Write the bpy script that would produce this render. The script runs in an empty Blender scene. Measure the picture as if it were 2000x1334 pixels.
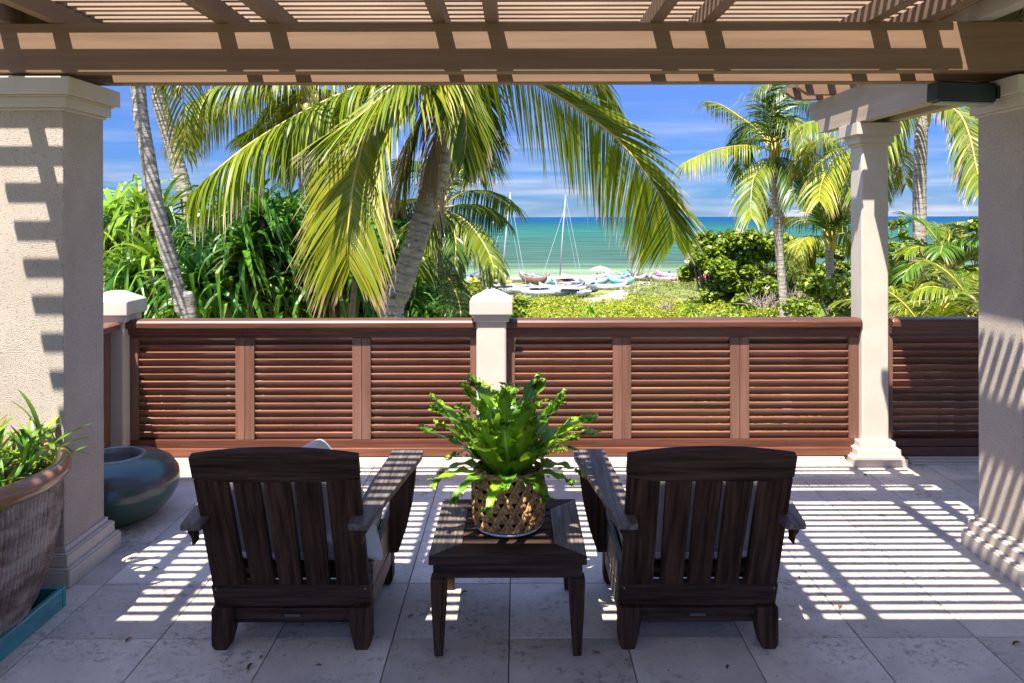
import bpy, bmesh, math, random
import numpy as np
from mathutils import Vector, Matrix

random.seed(7)
S = bpy.context.scene
R = math.radians
COL = S.collection

# ---------------------------------------------------------------- camera
F = 1520.0            # focal length in photo pixels (photo 2000 wide)
CX, CY, CZ = 1008.0, 424.0, 1.65
cam = bpy.data.objects.new('camera', bpy.data.cameras.new('camera'))
COL.objects.link(cam)
cam.location = (0, 0, CZ)
cam.rotation_euler = (R(90), R(0.12), 0)
cam.data.sensor_width = 36
cam.data.lens = 36 * F / 2000
cam.data.shift_x = -(CX - 1000) / 2000
cam.data.shift_y = -(667 - CY) / 2000
cam.data.clip_start = 0.05
cam.data.clip_end = 60000
S.camera = cam

# ---------------------------------------------------------------- sun and sky
SD = Vector((0.235, 0.444, -1.0)).normalized()       # direction the light travels
SUN_EL = math.asin(-SD.z)
sun = bpy.data.objects.new('sun', bpy.data.lights.new('sun', 'SUN'))
COL.objects.link(sun)
sun.data.energy = 5.0
sun.data.angle = R(0.5)
sun.data.color = (1.0, 0.94, 0.85)
sun.rotation_euler = SD.to_track_quat('-Z', 'Y').to_euler()

W = bpy.data.worlds.new('World'); S.world = W; W.use_nodes = True
nt = W.node_tree; nt.nodes.clear()
def N(tree, kind, **kw):
    n = tree.nodes.new(kind)
    for k, v in kw.items(): setattr(n, k, v)
    return n
out = N(nt, 'ShaderNodeOutputWorld'); bg = N(nt, 'ShaderNodeBackground')
sky = N(nt, 'ShaderNodeTexSky'); sky.sky_type = 'NISHITA'; sky.sun_disc = False
sky.sun_elevation = SUN_EL
sky.sun_rotation = math.atan2(-SD.x, -SD.y)
sky.air_density = 1.0; sky.dust_density = 0.2; sky.ozone_density = 2.2
tc = N(nt, 'ShaderNodeTexCoord'); sep = N(nt, 'ShaderNodeSeparateXYZ')
nt.links.new(tc.outputs['Generated'], sep.inputs[0])
hs = N(nt, 'ShaderNodeHueSaturation'); hs.inputs['Saturation'].default_value = 1.06
hs.inputs['Hue'].default_value = 0.515
nt.links.new(sky.outputs[0], hs.inputs['Color'])
# low sky darkened and tinted blue; unseen upper sky left brighter as fill
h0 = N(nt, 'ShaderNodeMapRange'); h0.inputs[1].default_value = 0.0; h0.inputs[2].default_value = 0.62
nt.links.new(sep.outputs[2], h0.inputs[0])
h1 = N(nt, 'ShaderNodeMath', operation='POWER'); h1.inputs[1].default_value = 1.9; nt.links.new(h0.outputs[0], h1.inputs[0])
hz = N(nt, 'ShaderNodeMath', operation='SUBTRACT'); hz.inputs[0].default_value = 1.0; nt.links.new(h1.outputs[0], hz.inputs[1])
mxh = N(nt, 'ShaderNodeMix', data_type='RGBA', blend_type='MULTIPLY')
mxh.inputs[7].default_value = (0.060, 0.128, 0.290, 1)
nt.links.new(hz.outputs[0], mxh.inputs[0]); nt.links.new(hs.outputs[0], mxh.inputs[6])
# cirrus streaks and low cloud bands
mp = N(nt, 'ShaderNodeMapping'); mp.inputs['Scale'].default_value = (1.3, 1.3, 15.0)
mp.inputs['Rotation'].default_value = (0.03, 0.02, 0.0)
nt.links.new(tc.outputs['Generated'], mp.inputs[0])
n1 = N(nt, 'ShaderNodeTexNoise'); n1.inputs['Scale'].default_value = 2.6; n1.inputs['Detail'].default_value = 9
n1.inputs['Roughness'].default_value = 0.58; n1.inputs['Distortion'].default_value = 0.5
nt.links.new(mp.outputs[0], n1.inputs[0])
r1 = N(nt, 'ShaderNodeMapRange'); r1.inputs[1].default_value = 0.42; r1.inputs[2].default_value = 0.68
nt.links.new(n1.outputs[0], r1.inputs[0])
lo = N(nt, 'ShaderNodeMapRange'); lo.inputs[1].default_value = 0.0; lo.inputs[2].default_value = 0.16
lo.inputs[3].default_value = 0.85; lo.inputs[4].default_value = 0.06
nt.links.new(sep.outputs[2], lo.inputs[0])
mul = N(nt, 'ShaderNodeMath', operation='MULTIPLY')
nt.links.new(r1.outputs[0], mul.inputs[0]); nt.links.new(lo.outputs[0], mul.inputs[1])
mp2 = N(nt, 'ShaderNodeMapping'); mp2.inputs['Scale'].default_value = (5, 5, 60)
nt.links.new(tc.outputs['Generated'], mp2.inputs[0])
n2 = N(nt, 'ShaderNodeTexNoise'); n2.inputs['Scale'].default_value = 1.6; n2.inputs['Detail'].default_value = 7
nt.links.new(mp2.outputs[0], n2.inputs[0])
cr = N(nt, 'ShaderNodeValToRGB')
cr.color_ramp.elements[0].position = 0.35; cr.color_ramp.elements[0].color = (0.95, 1.15, 1.80, 1)
cr.color_ramp.elements[1].position = 0.66; cr.color_ramp.elements[1].color = (2.15, 2.2, 2.5, 1)
nt.links.new(n2.outputs[0], cr.inputs[0])
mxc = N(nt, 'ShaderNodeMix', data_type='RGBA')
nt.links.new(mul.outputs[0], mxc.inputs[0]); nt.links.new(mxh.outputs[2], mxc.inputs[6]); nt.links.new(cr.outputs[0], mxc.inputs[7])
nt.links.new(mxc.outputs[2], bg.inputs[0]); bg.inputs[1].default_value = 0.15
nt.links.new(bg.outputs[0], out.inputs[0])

S.view_settings.view_transform = 'Standard'; S.view_settings.look = 'None'
S.view_settings.gamma = 1.0; S.view_settings.exposure = 1.60
S.view_settings.use_curve_mapping = False
S.render.engine = 'CYCLES'
S.cycles.max_bounces = 8; S.cycles.diffuse_bounces = 5; S.cycles.transparent_max_bounces = 8

# ---------------------------------------------------------------- helpers
WL = {}
def P(px, py, Y):
    return Vector(((px - CX) * Y / F, Y, CZ - (py - CY) * Y / F))
GZ = -4.65
def G(px, py, z=GZ):
    Y = F * (CZ - z) / (py - CY)
    return Vector(((px - CX) * Y / F, Y, z))

def tag(o, label=None, cat=None, group=None, kind=None):
    if label: o['label'] = label
    if cat: o['category'] = cat
    if group: o['group'] = group
    if kind: o['kind'] = kind
    return o

def root(name, loc, label, cat, group=None):
    o = bpy.data.objects.new(name, None); COL.objects.link(o)
    o.location = loc; WL[o] = Vector(loc); o.empty_display_size = 0.2
    return tag(o, label, cat, group)

def mesh(name, V, Fc, mats, smooth=False, attrs=None, mi=None):
    me = bpy.data.meshes.new(name)
    V = np.asarray(V, dtype=np.float32)
    if isinstance(Fc, np.ndarray):
        n, k = Fc.shape
        me.vertices.add(len(V)); me.vertices.foreach_set('co', V.ravel())
        me.loops.add(n * k); me.loops.foreach_set('vertex_index', Fc.astype(np.int32).ravel())
        me.polygons.add(n); me.polygons.foreach_set('loop_start', np.arange(0, n * k, k, dtype=np.int32))
        me.update(calc_edges=True)
    else:
        me.from_pydata([tuple(v) for v in V.tolist()], [], Fc); me.update()
    for m in (mats if isinstance(mats, (list, tuple)) else [mats]): me.materials.append(m)
    if mi is not None: me.polygons.foreach_set('material_index', np.asarray(mi, dtype=np.int32))
    if smooth: me.polygons.foreach_set('use_smooth', np.ones(len(me.polygons), dtype=bool))
    if attrs:
        for k, a in attrs.items():
            at = me.attributes.new(k, 'FLOAT', 'POINT'); at.data.foreach_set('value', np.asarray(a, dtype=np.float32))
    return me

def link(name, me, parent=None, loc=None, bevel=0.0, seg=2):
    o = bpy.data.objects.new(name, me); COL.objects.link(o)
    if parent is not None:
        o.parent = parent; WL[o] = WL[parent]
        if loc is not None: o.location = Vector(loc) - WL[parent]
    else:
        o.location = loc if loc is not None else (0, 0, 0); WL[o] = Vector(o.location)
    if bevel > 0:
        b = o.modifiers.new('bevel', 'BEVEL'); b.width = bevel; b.segments = seg; b.limit_method = 'ANGLE'
    return o

class MB:
    def __init__(s): s.v = []; s.f = []; s.m = []; s.cur = 0
    def add(s, V, Fc):
        o = len(s.v); s.v += [tuple(p) for p in V]; s.f += [tuple(i + o for i in f) for f in Fc]; s.m += [s.cur] * len(Fc)
        return s
    def box(s, x0, x1, y0, y1, z0, z1, M=None):
        V = [(x0,y0,z0),(x1,y0,z0),(x1,y1,z0),(x0,y1,z0),(x0,y0,z1),(x1,y0,z1),(x1,y1,z1),(x0,y1,z1)]
        if M is not None: V = [M @ Vector(p) for p in V]
        return s.add(V, [(3,2,1,0),(4,5,6,7),(0,1,5,4),(1,2,6,5),(2,3,7,6),(3,0,4,7)])
    def hexa(s, A, B):        # two 4-point loops
        return s.add(list(A) + list(B), [(3,2,1,0),(4,5,6,7),(0,1,5,4),(1,2,6,5),(2,3,7,6),(3,0,4,7)])
    def prism(s, prof, axis, a0, a1):   # prof list of 2D, extruded on axis 'x','y','z'
        n = len(prof); V = []
        for a in (a0, a1):
            for (u, w) in prof:
                V.append({'x': (a, u, w), 'y': (u, a, w), 'z': (u, w, a)}[axis])
        Fc = [tuple(range(n)), tuple(range(2*n-1, n-1, -1))]
        for i in range(n): j = (i+1) % n; Fc.append((j, i, n+i, n+j))
        return s.add(V, Fc)
    def tube(s, pts, rad, k=8, cap=True):
        pts = [Vector(p) for p in pts]; n = len(pts)
        if not isinstance(rad, (list, tuple)): rad = [rad] * n
        V = []; T0 = (pts[1] - pts[0]).normalized()
        ref = Vector((0,0,1)) if abs(T0.z) < .9 else Vector((1,0,0))
        for i in range(n):
            T = (pts[min(i+1,n-1)] - pts[max(i-1,0)]).normalized()
            a = T.cross(ref).normalized(); b = T.cross(a).normalized()
            ref = -(b) if False else ref
            for j in range(k):
                t = 2*math.pi*j/k
                V.append(pts[i] + (a*math.cos(t) + b*math.sin(t)) * rad[i])
        Fc = []
        for i in range(n-1):
            for j in range(k):
                j2 = (j+1) % k; Fc.append((i*k+j, i*k+j2, (i+1)*k+j2, (i+1)*k+j))
        if cap: Fc += [tuple(range(k-1,-1,-1)), tuple(range((n-1)*k, n*k))]
        return s.add(V, Fc)
    def lathe(s, prof, c=(0,0,0), k=48, rf=None):
        V = []
        for (r, z) in prof:
            for j in range(k):
                t = 2*math.pi*j/k; rr = r + (rf(j, r, z) if rf else 0)
                V.append((c[0] + rr*math.cos(t), c[1] + rr*math.sin(t), c[2] + z))
        Fc = []
        for i in range(len(prof)-1):
            for j in range(k):
                j2 = (j+1) % k; Fc.append((i*k+j, i*k+j2, (i+1)*k+j2, (i+1)*k+j))
        return s.add(V, Fc)
    def make(s, name, mats, parent=None, loc=None, smooth=False, bevel=0.0, seg=2):
        off = WL[parent] if parent is not None else Vector(loc if loc is not None else (0,0,0))
        V = np.array(s.v, dtype=np.float64) - np.array(off)
        me = mesh(name, V, s.f, mats, smooth, mi=s.m if isinstance(mats, (list, tuple)) else None)
        return link(name, me, parent, None if parent is not None else off, bevel, seg)

def box(name, m, parent, *a, bevel=0.003, **k): return MB().box(*a).make(name, m, parent, bevel=bevel, **k)

# ---------------------------------------------------------------- materials
def mat(name, c1, c2=None, rough=0.6, scale=6.0, stretch=(1,1,1), bump=0.0, bscale=60.0, spec=0.5, coat=0.0,
        world=False, detail=6, metal=0.0, rnd=0.0, lo=0.35, hi=0.68, bdist=0.004, spots=None):
    m = bpy.data.materials.new(name); m.use_nodes = True; t = m.node_tree; b = t.nodes['Principled BSDF']
    c2 = c2 or c1
    co = N(t, 'ShaderNodeNewGeometry').outputs['Position'] if world else N(t, 'ShaderNodeTexCoord').outputs['Object']
    oi = N(t, 'ShaderNodeObjectInfo')
    mp = N(t, 'ShaderNodeMapping'); mp.inputs['Scale'].default_value = stretch
    t.links.new(co, mp.inputs[0])
    sc = N(t, 'ShaderNodeMath', operation='MULTIPLY'); sc.inputs[1].default_value = 40.0 if (rnd > 0) else 0.0
    t.links.new(oi.outputs['Random'], sc.inputs[0]); 
    ad = N(t, 'ShaderNodeVectorMath', operation='ADD'); t.links.new(mp.outputs[0], ad.inputs[0]); t.links.new(sc.outputs[0], ad.inputs[1])
    no = N(t, 'ShaderNodeTexNoise'); no.inputs['Scale'].default_value = scale; no.inputs['Detail'].default_value = detail
    no.inputs['Roughness'].default_value = 0.62
    t.links.new(ad.outputs[0], no.inputs[0])
    r = N(t, 'ShaderNodeMapRange'); r.inputs[1].default_value = lo; r.inputs[2].default_value = hi
    t.links.new(no.outputs[0], r.inputs[0])
    mx = N(t, 'ShaderNodeMix', data_type='RGBA')
    mx.inputs[6].default_value = (*c1, 1); mx.inputs[7].default_value = (*c2, 1)
    t.links.new(r.outputs[0], mx.inputs[0]); colr = mx.outputs[2]
    if rnd > 0:
        h = N(t, 'ShaderNodeHueSaturation')
        rr = N(t, 'ShaderNodeMapRange'); rr.inputs[3].default_value = 1 - rnd; rr.inputs[4].default_value = 1 + rnd
        t.links.new(oi.outputs['Random'], rr.inputs[0]); t.links.new(rr.outputs[0], h.inputs['Value'])
        t.links.new(colr, h.inputs['Color']); colr = h.outputs[0]
    if spots:
        sc_, thr, colS = spots
        v = N(t, 'ShaderNodeTexNoise'); v.inputs['Scale'].default_value = sc_; v.inputs['Detail'].default_value = 3
        t.links.new(ad.outputs[0], v.inputs[0])
        q = N(t, 'ShaderNodeMapRange'); q.inputs[1].default_value = thr; q.inputs[2].default_value = thr + 0.04
        t.links.new(v.outputs[0], q.inputs[0])
        m2 = N(t, 'ShaderNodeMix', data_type='RGBA'); t.links.new(q.outputs[0], m2.inputs[0]); t.links.new(colr, m2.inputs[6])
        m2.inputs[7].default_value = (*colS, 1); colr = m2.outputs[2]
    t.links.new(colr, b.inputs['Base Color'])
    b.inputs['Roughness'].default_value = rough; b.inputs['Specular IOR Level'].default_value = spec
    b.inputs['Coat Weight'].default_value = coat; b.inputs['Coat Roughness'].default_value = 0.12; b.inputs['Metallic'].default_value = metal
    if bump > 0:
        nb = N(t, 'ShaderNodeTexNoise'); nb.inputs['Scale'].default_value = bscale; nb.inputs['Detail'].default_value = 4
        t.links.new(ad.outputs[0], nb.inputs[0])
        bu = N(t, 'ShaderNodeBump'); bu.inputs['Strength'].default_value = bump; bu.inputs['Distance'].default_value = bdist
        t.links.new(nb.outputs[0], bu.inputs['Height']); t.links.new(bu.outputs[0], b.inputs['Normal'])
    return m

def wood(name, c1, c2, axis, rough=0.5, coat=0.0, fine=70.0, bump=0.5, rnd=0.12, specks=None, spec=0.4):
    st = {'x': (0.05, 1, 1), 'y': (1, 0.05, 1), 'z': (1, 1, 0.05)}[axis]
    return mat(name, c1, c2, rough=rough, scale=fine, stretch=st, bump=bump, bscale=fine*1.3, coat=coat, rnd=rnd, detail=5, bdist=0.002, spots=specks, spec=spec)

def leafmat(name, base, alt, tip=None, tipstart=0.8, trans=0.35, rough=0.45, rib=None, spec=0.5, rnd=0.25):
    """foliage: attribute 'lt' along the leaf, 'rn' random per leaf"""
    m = bpy.data.materials.new(name); m.use_nodes = True; t = m.node_tree; b = t.nodes['Principled BSDF']
    rn = N(t, 'ShaderNodeAttribute', attribute_name='rn'); lt = N(t, 'ShaderNodeAttribute', attribute_name='lt')
    oi = N(t, 'ShaderNodeObjectInfo')
    mx = N(t, 'ShaderNodeMix', data_type='RGBA'); mx.inputs[6].default_value = (*base, 1); mx.inputs[7].default_value = (*alt, 1)
    t.links.new(rn.outputs['Fac'], mx.inputs[0]); col = mx.outputs[2]
    if tip:
        ad = N(t, 'ShaderNodeMath', operation='MULTIPLY_ADD'); ad.inputs[1].default_value = 0.30; 
        t.links.new(rn.outputs['Fac'], ad.inputs[0]); t.links.new(lt.outputs['Fac'], ad.inputs[2])
        r = N(t, 'ShaderNodeMapRange'); r.inputs[1].default_value = tipstart; r.inputs[2].default_value = tipstart + 0.16
        t.links.new(ad.outputs[0], r.inputs[0])
        m2 = N(t, 'ShaderNodeMix', data_type='RGBA'); m2.inputs[7].default_value = (*tip, 1)
        t.links.new(r.outputs[0], m2.inputs[0]); t.links.new(col, m2.inputs[6]); col = m2.outputs[2]
    if rib:
        ac = N(t, 'ShaderNodeAttribute', attribute_name='ac')
        r = N(t, 'ShaderNodeMapRange'); r.inputs[1].default_value = 0.0; r.inputs[2].default_value = 0.16; r.inputs[3].default_value = 0.8; r.inputs[4].default_value = 0
        t.links.new(ac.outputs['Fac'], r.inputs[0])
        m3 = N(t, 'ShaderNodeMix', data_type='RGBA'); m3.inputs[7].default_value = (*rib, 1)
        t.links.new(r.outputs[0], m3.inputs[0]); t.links.new(col, m3.inputs[6]); col = m3.outputs[2]
    h = N(t, 'ShaderNodeHueSaturation')
    rr = N(t, 'ShaderNodeMapRange'); rr.inputs[3].default_value = 1 - rnd; rr.inputs[4].default_value = 1 + rnd
    t.links.new(oi.outputs['Random'], rr.inputs[0]); t.links.new(rr.outputs[0], h.inputs['Value']); t.links.new(col, h.inputs['Color'])
    t.links.new(h.outputs[0], b.inputs['Base Color'])
    b.inputs['Roughness'].default_value = rough; b.inputs['Specular IOR Level'].default_value = spec
    tr = N(t, 'ShaderNodeBsdfTranslucent'); t.links.new(h.outputs[0], tr.inputs[0])
    ms = N(t, 'ShaderNodeMixShader'); ms.inputs[0].default_value = trans
    t.links.new(b.outputs[0], ms.inputs[1]); t.links.new(tr.outputs[0], ms.inputs[2])
    t.links.new(ms.outputs[0], t.nodes['Material Output'].inputs[0])
    return m

M = {}
M['stucco'] = mat('stucco', (.46,.39,.32), (.54,.47,.395), rough=.95, scale=3, bump=1.0, bscale=230, bdist=.009, spec=.2, detail=8, spots=(130, .60, (.33,.285,.24)))
M['paint'] = mat('trim_paint', (.46,.40,.335), (.52,.46,.39), rough=.55, scale=4, bump=.15, bscale=40, spec=.3)
M['cap'] = mat('post_cap_paint', (.44,.40,.345), (.50,.455,.39), rough=.55, scale=4, bump=.12, bscale=40, spec=.3)
M['perg_x'] = wood('pergola_paint_x', (.160,.090,.050), (.215,.128,.078), 'x', rough=.62, fine=26, bump=.25, rnd=.05)
M['perg_y'] = wood('pergola_paint_y', (.185,.116,.075), (.230,.148,.098), 'y', rough=.62, fine=26, bump=.25, rnd=.05)
M['slat'] = wood('slat_paint', (.30,.205,.138), (.40,.29,.20), 'x', rough=.7, fine=40, bump=.5, rnd=.08)
M['soffit'] = mat('soffit_plaster', (.46,.37,.22), (.52,.42,.26), rough=.8, scale=3, bump=.2)
M['rail_x'] = wood('railing_wood_x', (.078,.026,.014), (.155,.056,.032), 'x', rough=.40, coat=.10, fine=34, bump=.12, rnd=.22, specks=(420, .735, (.55,.42,.34)))
M['rail_z'] = wood('railing_wood_z', (.125,.056,.037), (.195,.095,.068), 'z', rough=.34, coat=.4, fine=34, bump=.12, rnd=.15, specks=(420, .74, (.55,.42,.34)))
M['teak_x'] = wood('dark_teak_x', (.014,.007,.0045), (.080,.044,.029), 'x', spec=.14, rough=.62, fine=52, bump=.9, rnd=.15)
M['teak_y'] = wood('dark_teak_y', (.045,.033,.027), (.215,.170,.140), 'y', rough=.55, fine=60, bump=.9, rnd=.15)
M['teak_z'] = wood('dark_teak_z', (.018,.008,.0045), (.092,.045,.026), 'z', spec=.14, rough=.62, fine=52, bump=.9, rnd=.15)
M['teak_back'] = mat('dark_teak_back', (.018,.008,.0045), (.088,.043,.025), rough=.62, scale=60, stretch=(1,.06,.06), bump=.9, bscale=85, rnd=.18, detail=5, bdist=.002, spec=.14)
M['side_beam'] = wood('side_beam_paint', (.33,.255,.195), (.39,.31,.245), 'y', rough=.62, fine=26, bump=.25, rnd=.04)
M['cloth'] = mat('cushion_cloth', (.60,.58,.57), (.68,.66,.65), rough=.95, scale=8, bump=.6, bscale=500, bdist=.001, spec=.1)
M['grout'] = mat('grout', (.10,.088,.08), (.17,.15,.135), rough=.95, scale=30)
M['gloss_black'] = mat('black_metal', (.004,.007,.007), (.010,.016,.016), rough=.4, scale=9, bump=.2)
M['teal'] = mat('teal_glaze', (.02,.20,.22), (.05,.32,.33), rough=.25, scale=9, stretch=(1,1,3), bump=.1, coat=.5)
M['terracotta'] = mat('glazed_terracotta', (.25,.115,.055), (.36,.18,.10), rough=.28, scale=5, coat=.5)
M['white_glaze'] = mat('white_glaze', (.75,.76,.80), rough=.15, coat=.6)
M['soil'] = mat('soil', (.03,.018,.010), (.10,.07,.05), rough=1, scale=40, bump=1, bscale=60, bdist=.01)
M['palm_rachis'] = mat('palm_rachis', (.42,.34,.05), (.50,.36,.06), rough=.45, scale=3)
M['dead'] = leafmat('dead_palm', (.30,.21,.13), (.44,.34,.24), trans=.2, rough=.8, spec=.1)
M['frond'] = leafmat('palm_leaflet', (.065,.130,.005), (.235,.255,.008), tip=(.56,.46,.32), tipstart=.97, trans=.36, rough=.42, spec=.35)
M['frond_old'] = leafmat('palm_leaflet_old', (.100,.165,.006), (.32,.285,.012), tip=(.46,.31,.17), tipstart=.95, trans=.34, rough=.45, spec=.35)
M['frond_dark'] = leafmat('palm_leaflet_dark', (.035,.105,.006), (.110,.190,.010), tip=(.35,.25,.1), tipstart=1.12, trans=.3, rough=.38)
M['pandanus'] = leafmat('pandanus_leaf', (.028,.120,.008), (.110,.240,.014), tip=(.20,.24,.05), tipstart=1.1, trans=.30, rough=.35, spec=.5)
M['pandanus_lit'] = leafmat('pandanus_leaf_pale', (.13,.27,.015), (.30,.44,.04), trans=.38, rough=.38, spec=.5)  # paler copy of the leaf colour, standing in for sunlit leaves
M['pandanus_dead'] = leafmat('pandanus_dead', (.10,.055,.03), (.26,.15,.08), trans=.2, rough=.8, spec=.1)
M['fern'] = leafmat('fern_leaf', (.075,.220,.010), (.260,.430,.020), tip=(.36,.30,.06), tipstart=1.16, trans=.34, rough=.28, rib=(.30,.42,.10), rnd=.3, spec=.6)
M['potleaf'] = leafmat('pot_plant_leaf', (.07,.20,.012), (.24,.38,.03), tip=(.16,.05,.02), tipstart=1.05, trans=.3, rough=.35)
M['hedge'] = leafmat('hedge_leaf', (.150,.225,.006), (.40,.40,.010), trans=.32, rough=.45, rnd=0)
M['bush'] = leafmat('seagrape_leaf', (.055,.130,.006), (.25,.30,.012), trans=.28, rough=.40, rnd=0)
M['scrub'] = leafmat('scrub_leaf', (.070,.125,.010), (.20,.235,.025), trans=.25, rough=.6, rnd=0)
M['redleaf'] = leafmat('red_leaf', (.45,.08,.03), (.6,.2,.05), trans=.25, rough=.5, rnd=0)
M['twig'] = mat('twig', (.16,.12,.09), (.30,.24,.19), rough=.9, scale=20)

def bark():
    m = bpy.data.materials.new('palm_bark'); m.use_nodes = True; t = m.node_tree; b = t.nodes['Principled BSDF']
    lt = N(t, 'ShaderNodeAttribute', attribute_name='lt')       # metres along trunk
    co = N(t, 'ShaderNodeTexCoord')
    no = N(t, 'ShaderNodeTexNoise'); no.inputs['Scale'].default_value = 9; no.inputs['Detail'].default_value = 8; no.inputs['Roughness'].default_value = .7
    t.links.new(co.outputs['Object'], no.inputs[0])
    ad = N(t, 'ShaderNodeMath', operation='MULTIPLY_ADD'); ad.inputs[1].default_value = .10
    t.links.new(no.outputs[0], ad.inputs[0]); t.links.new(lt.outputs['Fac'], ad.inputs[2])
    fr = N(t, 'ShaderNodeMath', operation='PINGPONG'); fr.inputs[1].default_value = .055
    t.links.new(ad.outputs[0], fr.inputs[0])
    r = N(t, 'ShaderNodeMapRange'); r.inputs[1].default_value = 0.0; r.inputs[2].default_value = .022; r.inputs[3].default_value = 1; r.inputs[4].default_value = 0
    t.links.new(fr.outputs[0], r.inputs[0])
    cr = N(t, 'ShaderNodeValToRGB'); e = cr.color_ramp.elements
    e[0].position = .30; e[0].color = (.17,.135,.115,1); e[1].position = .62; e[1].color = (.46,.41,.36,1)
    mp_ = N(t, 'ShaderNodeMapping'); mp_.inputs['Scale'].default_value = (1, 1, 3.2); t.links.new(co.outputs['Object'], mp_.inputs[0])
    n3 = N(t, 'ShaderNodeTexNoise'); n3.inputs['Scale'].default_value = 7; n3.inputs['Detail'].default_value = 9; n3.inputs['Roughness'].default_value = .75
    t.links.new(mp_.outputs[0], n3.inputs[0])
    t.links.new(n3.outputs[0], cr.inputs[0])
    n4 = N(t, 'ShaderNodeTexNoise'); n4.inputs['Scale'].default_value = 14; n4.inputs['Detail'].default_value = 4; t.links.new(mp_.outputs[0], n4.inputs[0])
    r4 = N(t, 'ShaderNodeMapRange'); r4.inputs[1].default_value = .42; r4.inputs[2].default_value = .62; t.links.new(n4.outputs[0], r4.inputs[0])
    pm = N(t, 'ShaderNodeMath', operation='MULTIPLY'); t.links.new(r.outputs[0], pm.inputs[0]); t.links.new(r4.outputs[0], pm.inputs[1])
    mx = N(t, 'ShaderNodeMix', data_type='RGBA', blend_type='MIX'); mx.inputs[7].default_value = (.045,.033,.027,1)
    t.links.new(pm.outputs[0], mx.inputs[0]); t.links.new(cr.outputs[0], mx.inputs[6])
    t.links.new(mx.outputs[2], b.inputs['Base Color']); b.inputs['Roughness'].default_value = .9; b.inputs['Specular IOR Level'].default_value = .2
    bu = N(t, 'ShaderNodeBump'); bu.inputs['Strength'].default_value = .9; bu.inputs['Distance'].default_value = .02
    t.links.new(n3.outputs[0], bu.inputs['Height']); t.links.new(bu.outputs[0], b.inputs['Normal'])
    return m
M['bark'] = bark()

def travertine():
    m = bpy.data.materials.new('travertine'); m.use_nodes = True; t = m.node_tree; b = t.nodes['Principled BSDF']
    g = N(t, 'ShaderNodeNewGeometry'); oi = N(t, 'ShaderNodeObjectInfo')
    sc = N(t, 'ShaderNodeMath', operation='MULTIPLY'); sc.inputs[1].default_value = 31; t.links.new(oi.outputs['Random'], sc.inputs[0])
    ad = N(t, 'ShaderNodeVectorMath', operation='ADD'); t.links.new(g.outputs['Position'], ad.inputs[0]); t.links.new(sc.outputs[0], ad.inputs[1])
    def noise(src, s, d, rg=.6):
        n = N(t, 'ShaderNodeTexNoise'); n.inputs['Scale'].default_value = s; n.inputs['Detail'].default_value = d; n.inputs['Roughness'].default_value = rg
        t.links.new(src, n.inputs[0]); return n.outputs[0]
    def rng(src, a, b_, c=0, d=1):
        r = N(t, 'ShaderNodeMapRange'); r.inputs[1].default_value = a; r.inputs[2].default_value = b_; r.inputs[3].default_value = c; r.inputs[4].default_value = d
        t.links.new(src, r.inputs[0]); return r.outputs[0]
    def mix(f, a, col):
        x = N(t, 'ShaderNodeMix', data_type='RGBA'); t.links.new(f, x.inputs[0])
        t.links.new(a, x.inputs[6]); x.inputs[7].default_value = (*col, 1); return x.outputs[2]
    cr = N(t, 'ShaderNodeValToRGB'); e = cr.color_ramp.elements
    e[0].position = .28; e[0].color = (.50,.43,.36,1); e[1].position = .72; e[1].color = (.68,.60,.51,1)
    t.links.new(noise(ad.outputs[0], 5, 8), cr.inputs[0]); col = cr.outputs[0]
    col = mix(rng(noise(ad.outputs[0], 2.2, 5), .50, .75, 0, .55), col, (.44,.35,.29))       # rusty clouding
    # dark grime patches, only in places
    big = rng(noise(g.outputs['Position'], 2.1, 5, .75), .47, .64)
    fine = rng(noise(g.outputs['Position'], 28, 6, .75), .50, .60)
    mm = N(t, 'ShaderNodeMath', operation='MULTIPLY'); t.links.new(big, mm.inputs[0]); t.links.new(fine, mm.inputs[1])
    m3 = N(t, 'ShaderNodeMath', operation='MULTIPLY'); m3.inputs[1].default_value = .85; t.links.new(mm.outputs[0], m3.inputs[0])
    col = mix(m3.outputs[0], col, (.13,.115,.105))
    pits = rng(noise(ad.outputs[0], 75, 3), .655, .70)
    col = mix(pits, col, (.17,.14,.12))
    h = N(t, 'ShaderNodeHueSaturation'); t.links.new(rng(oi.outputs['Random'], 0, 1, .74, 1.14), h.inputs['Value']); t.links.new(col, h.inputs['Color'])
    t.links.new(h.outputs[0], b.inputs['Base Color'])
    b.inputs['Roughness'].default_value = .62; b.inputs['Specular IOR Level'].default_value = .3
    bu = N(t, 'ShaderNodeBump'); bu.inputs['Strength'].default_value = .35; bu.inputs['Distance'].default_value = .003; bu.invert = True
    t.links.new(pits, bu.inputs['Height']); t.links.new(bu.outputs[0], b.inputs['Normal'])
    return m
M['travertine'] = travertine()

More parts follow.
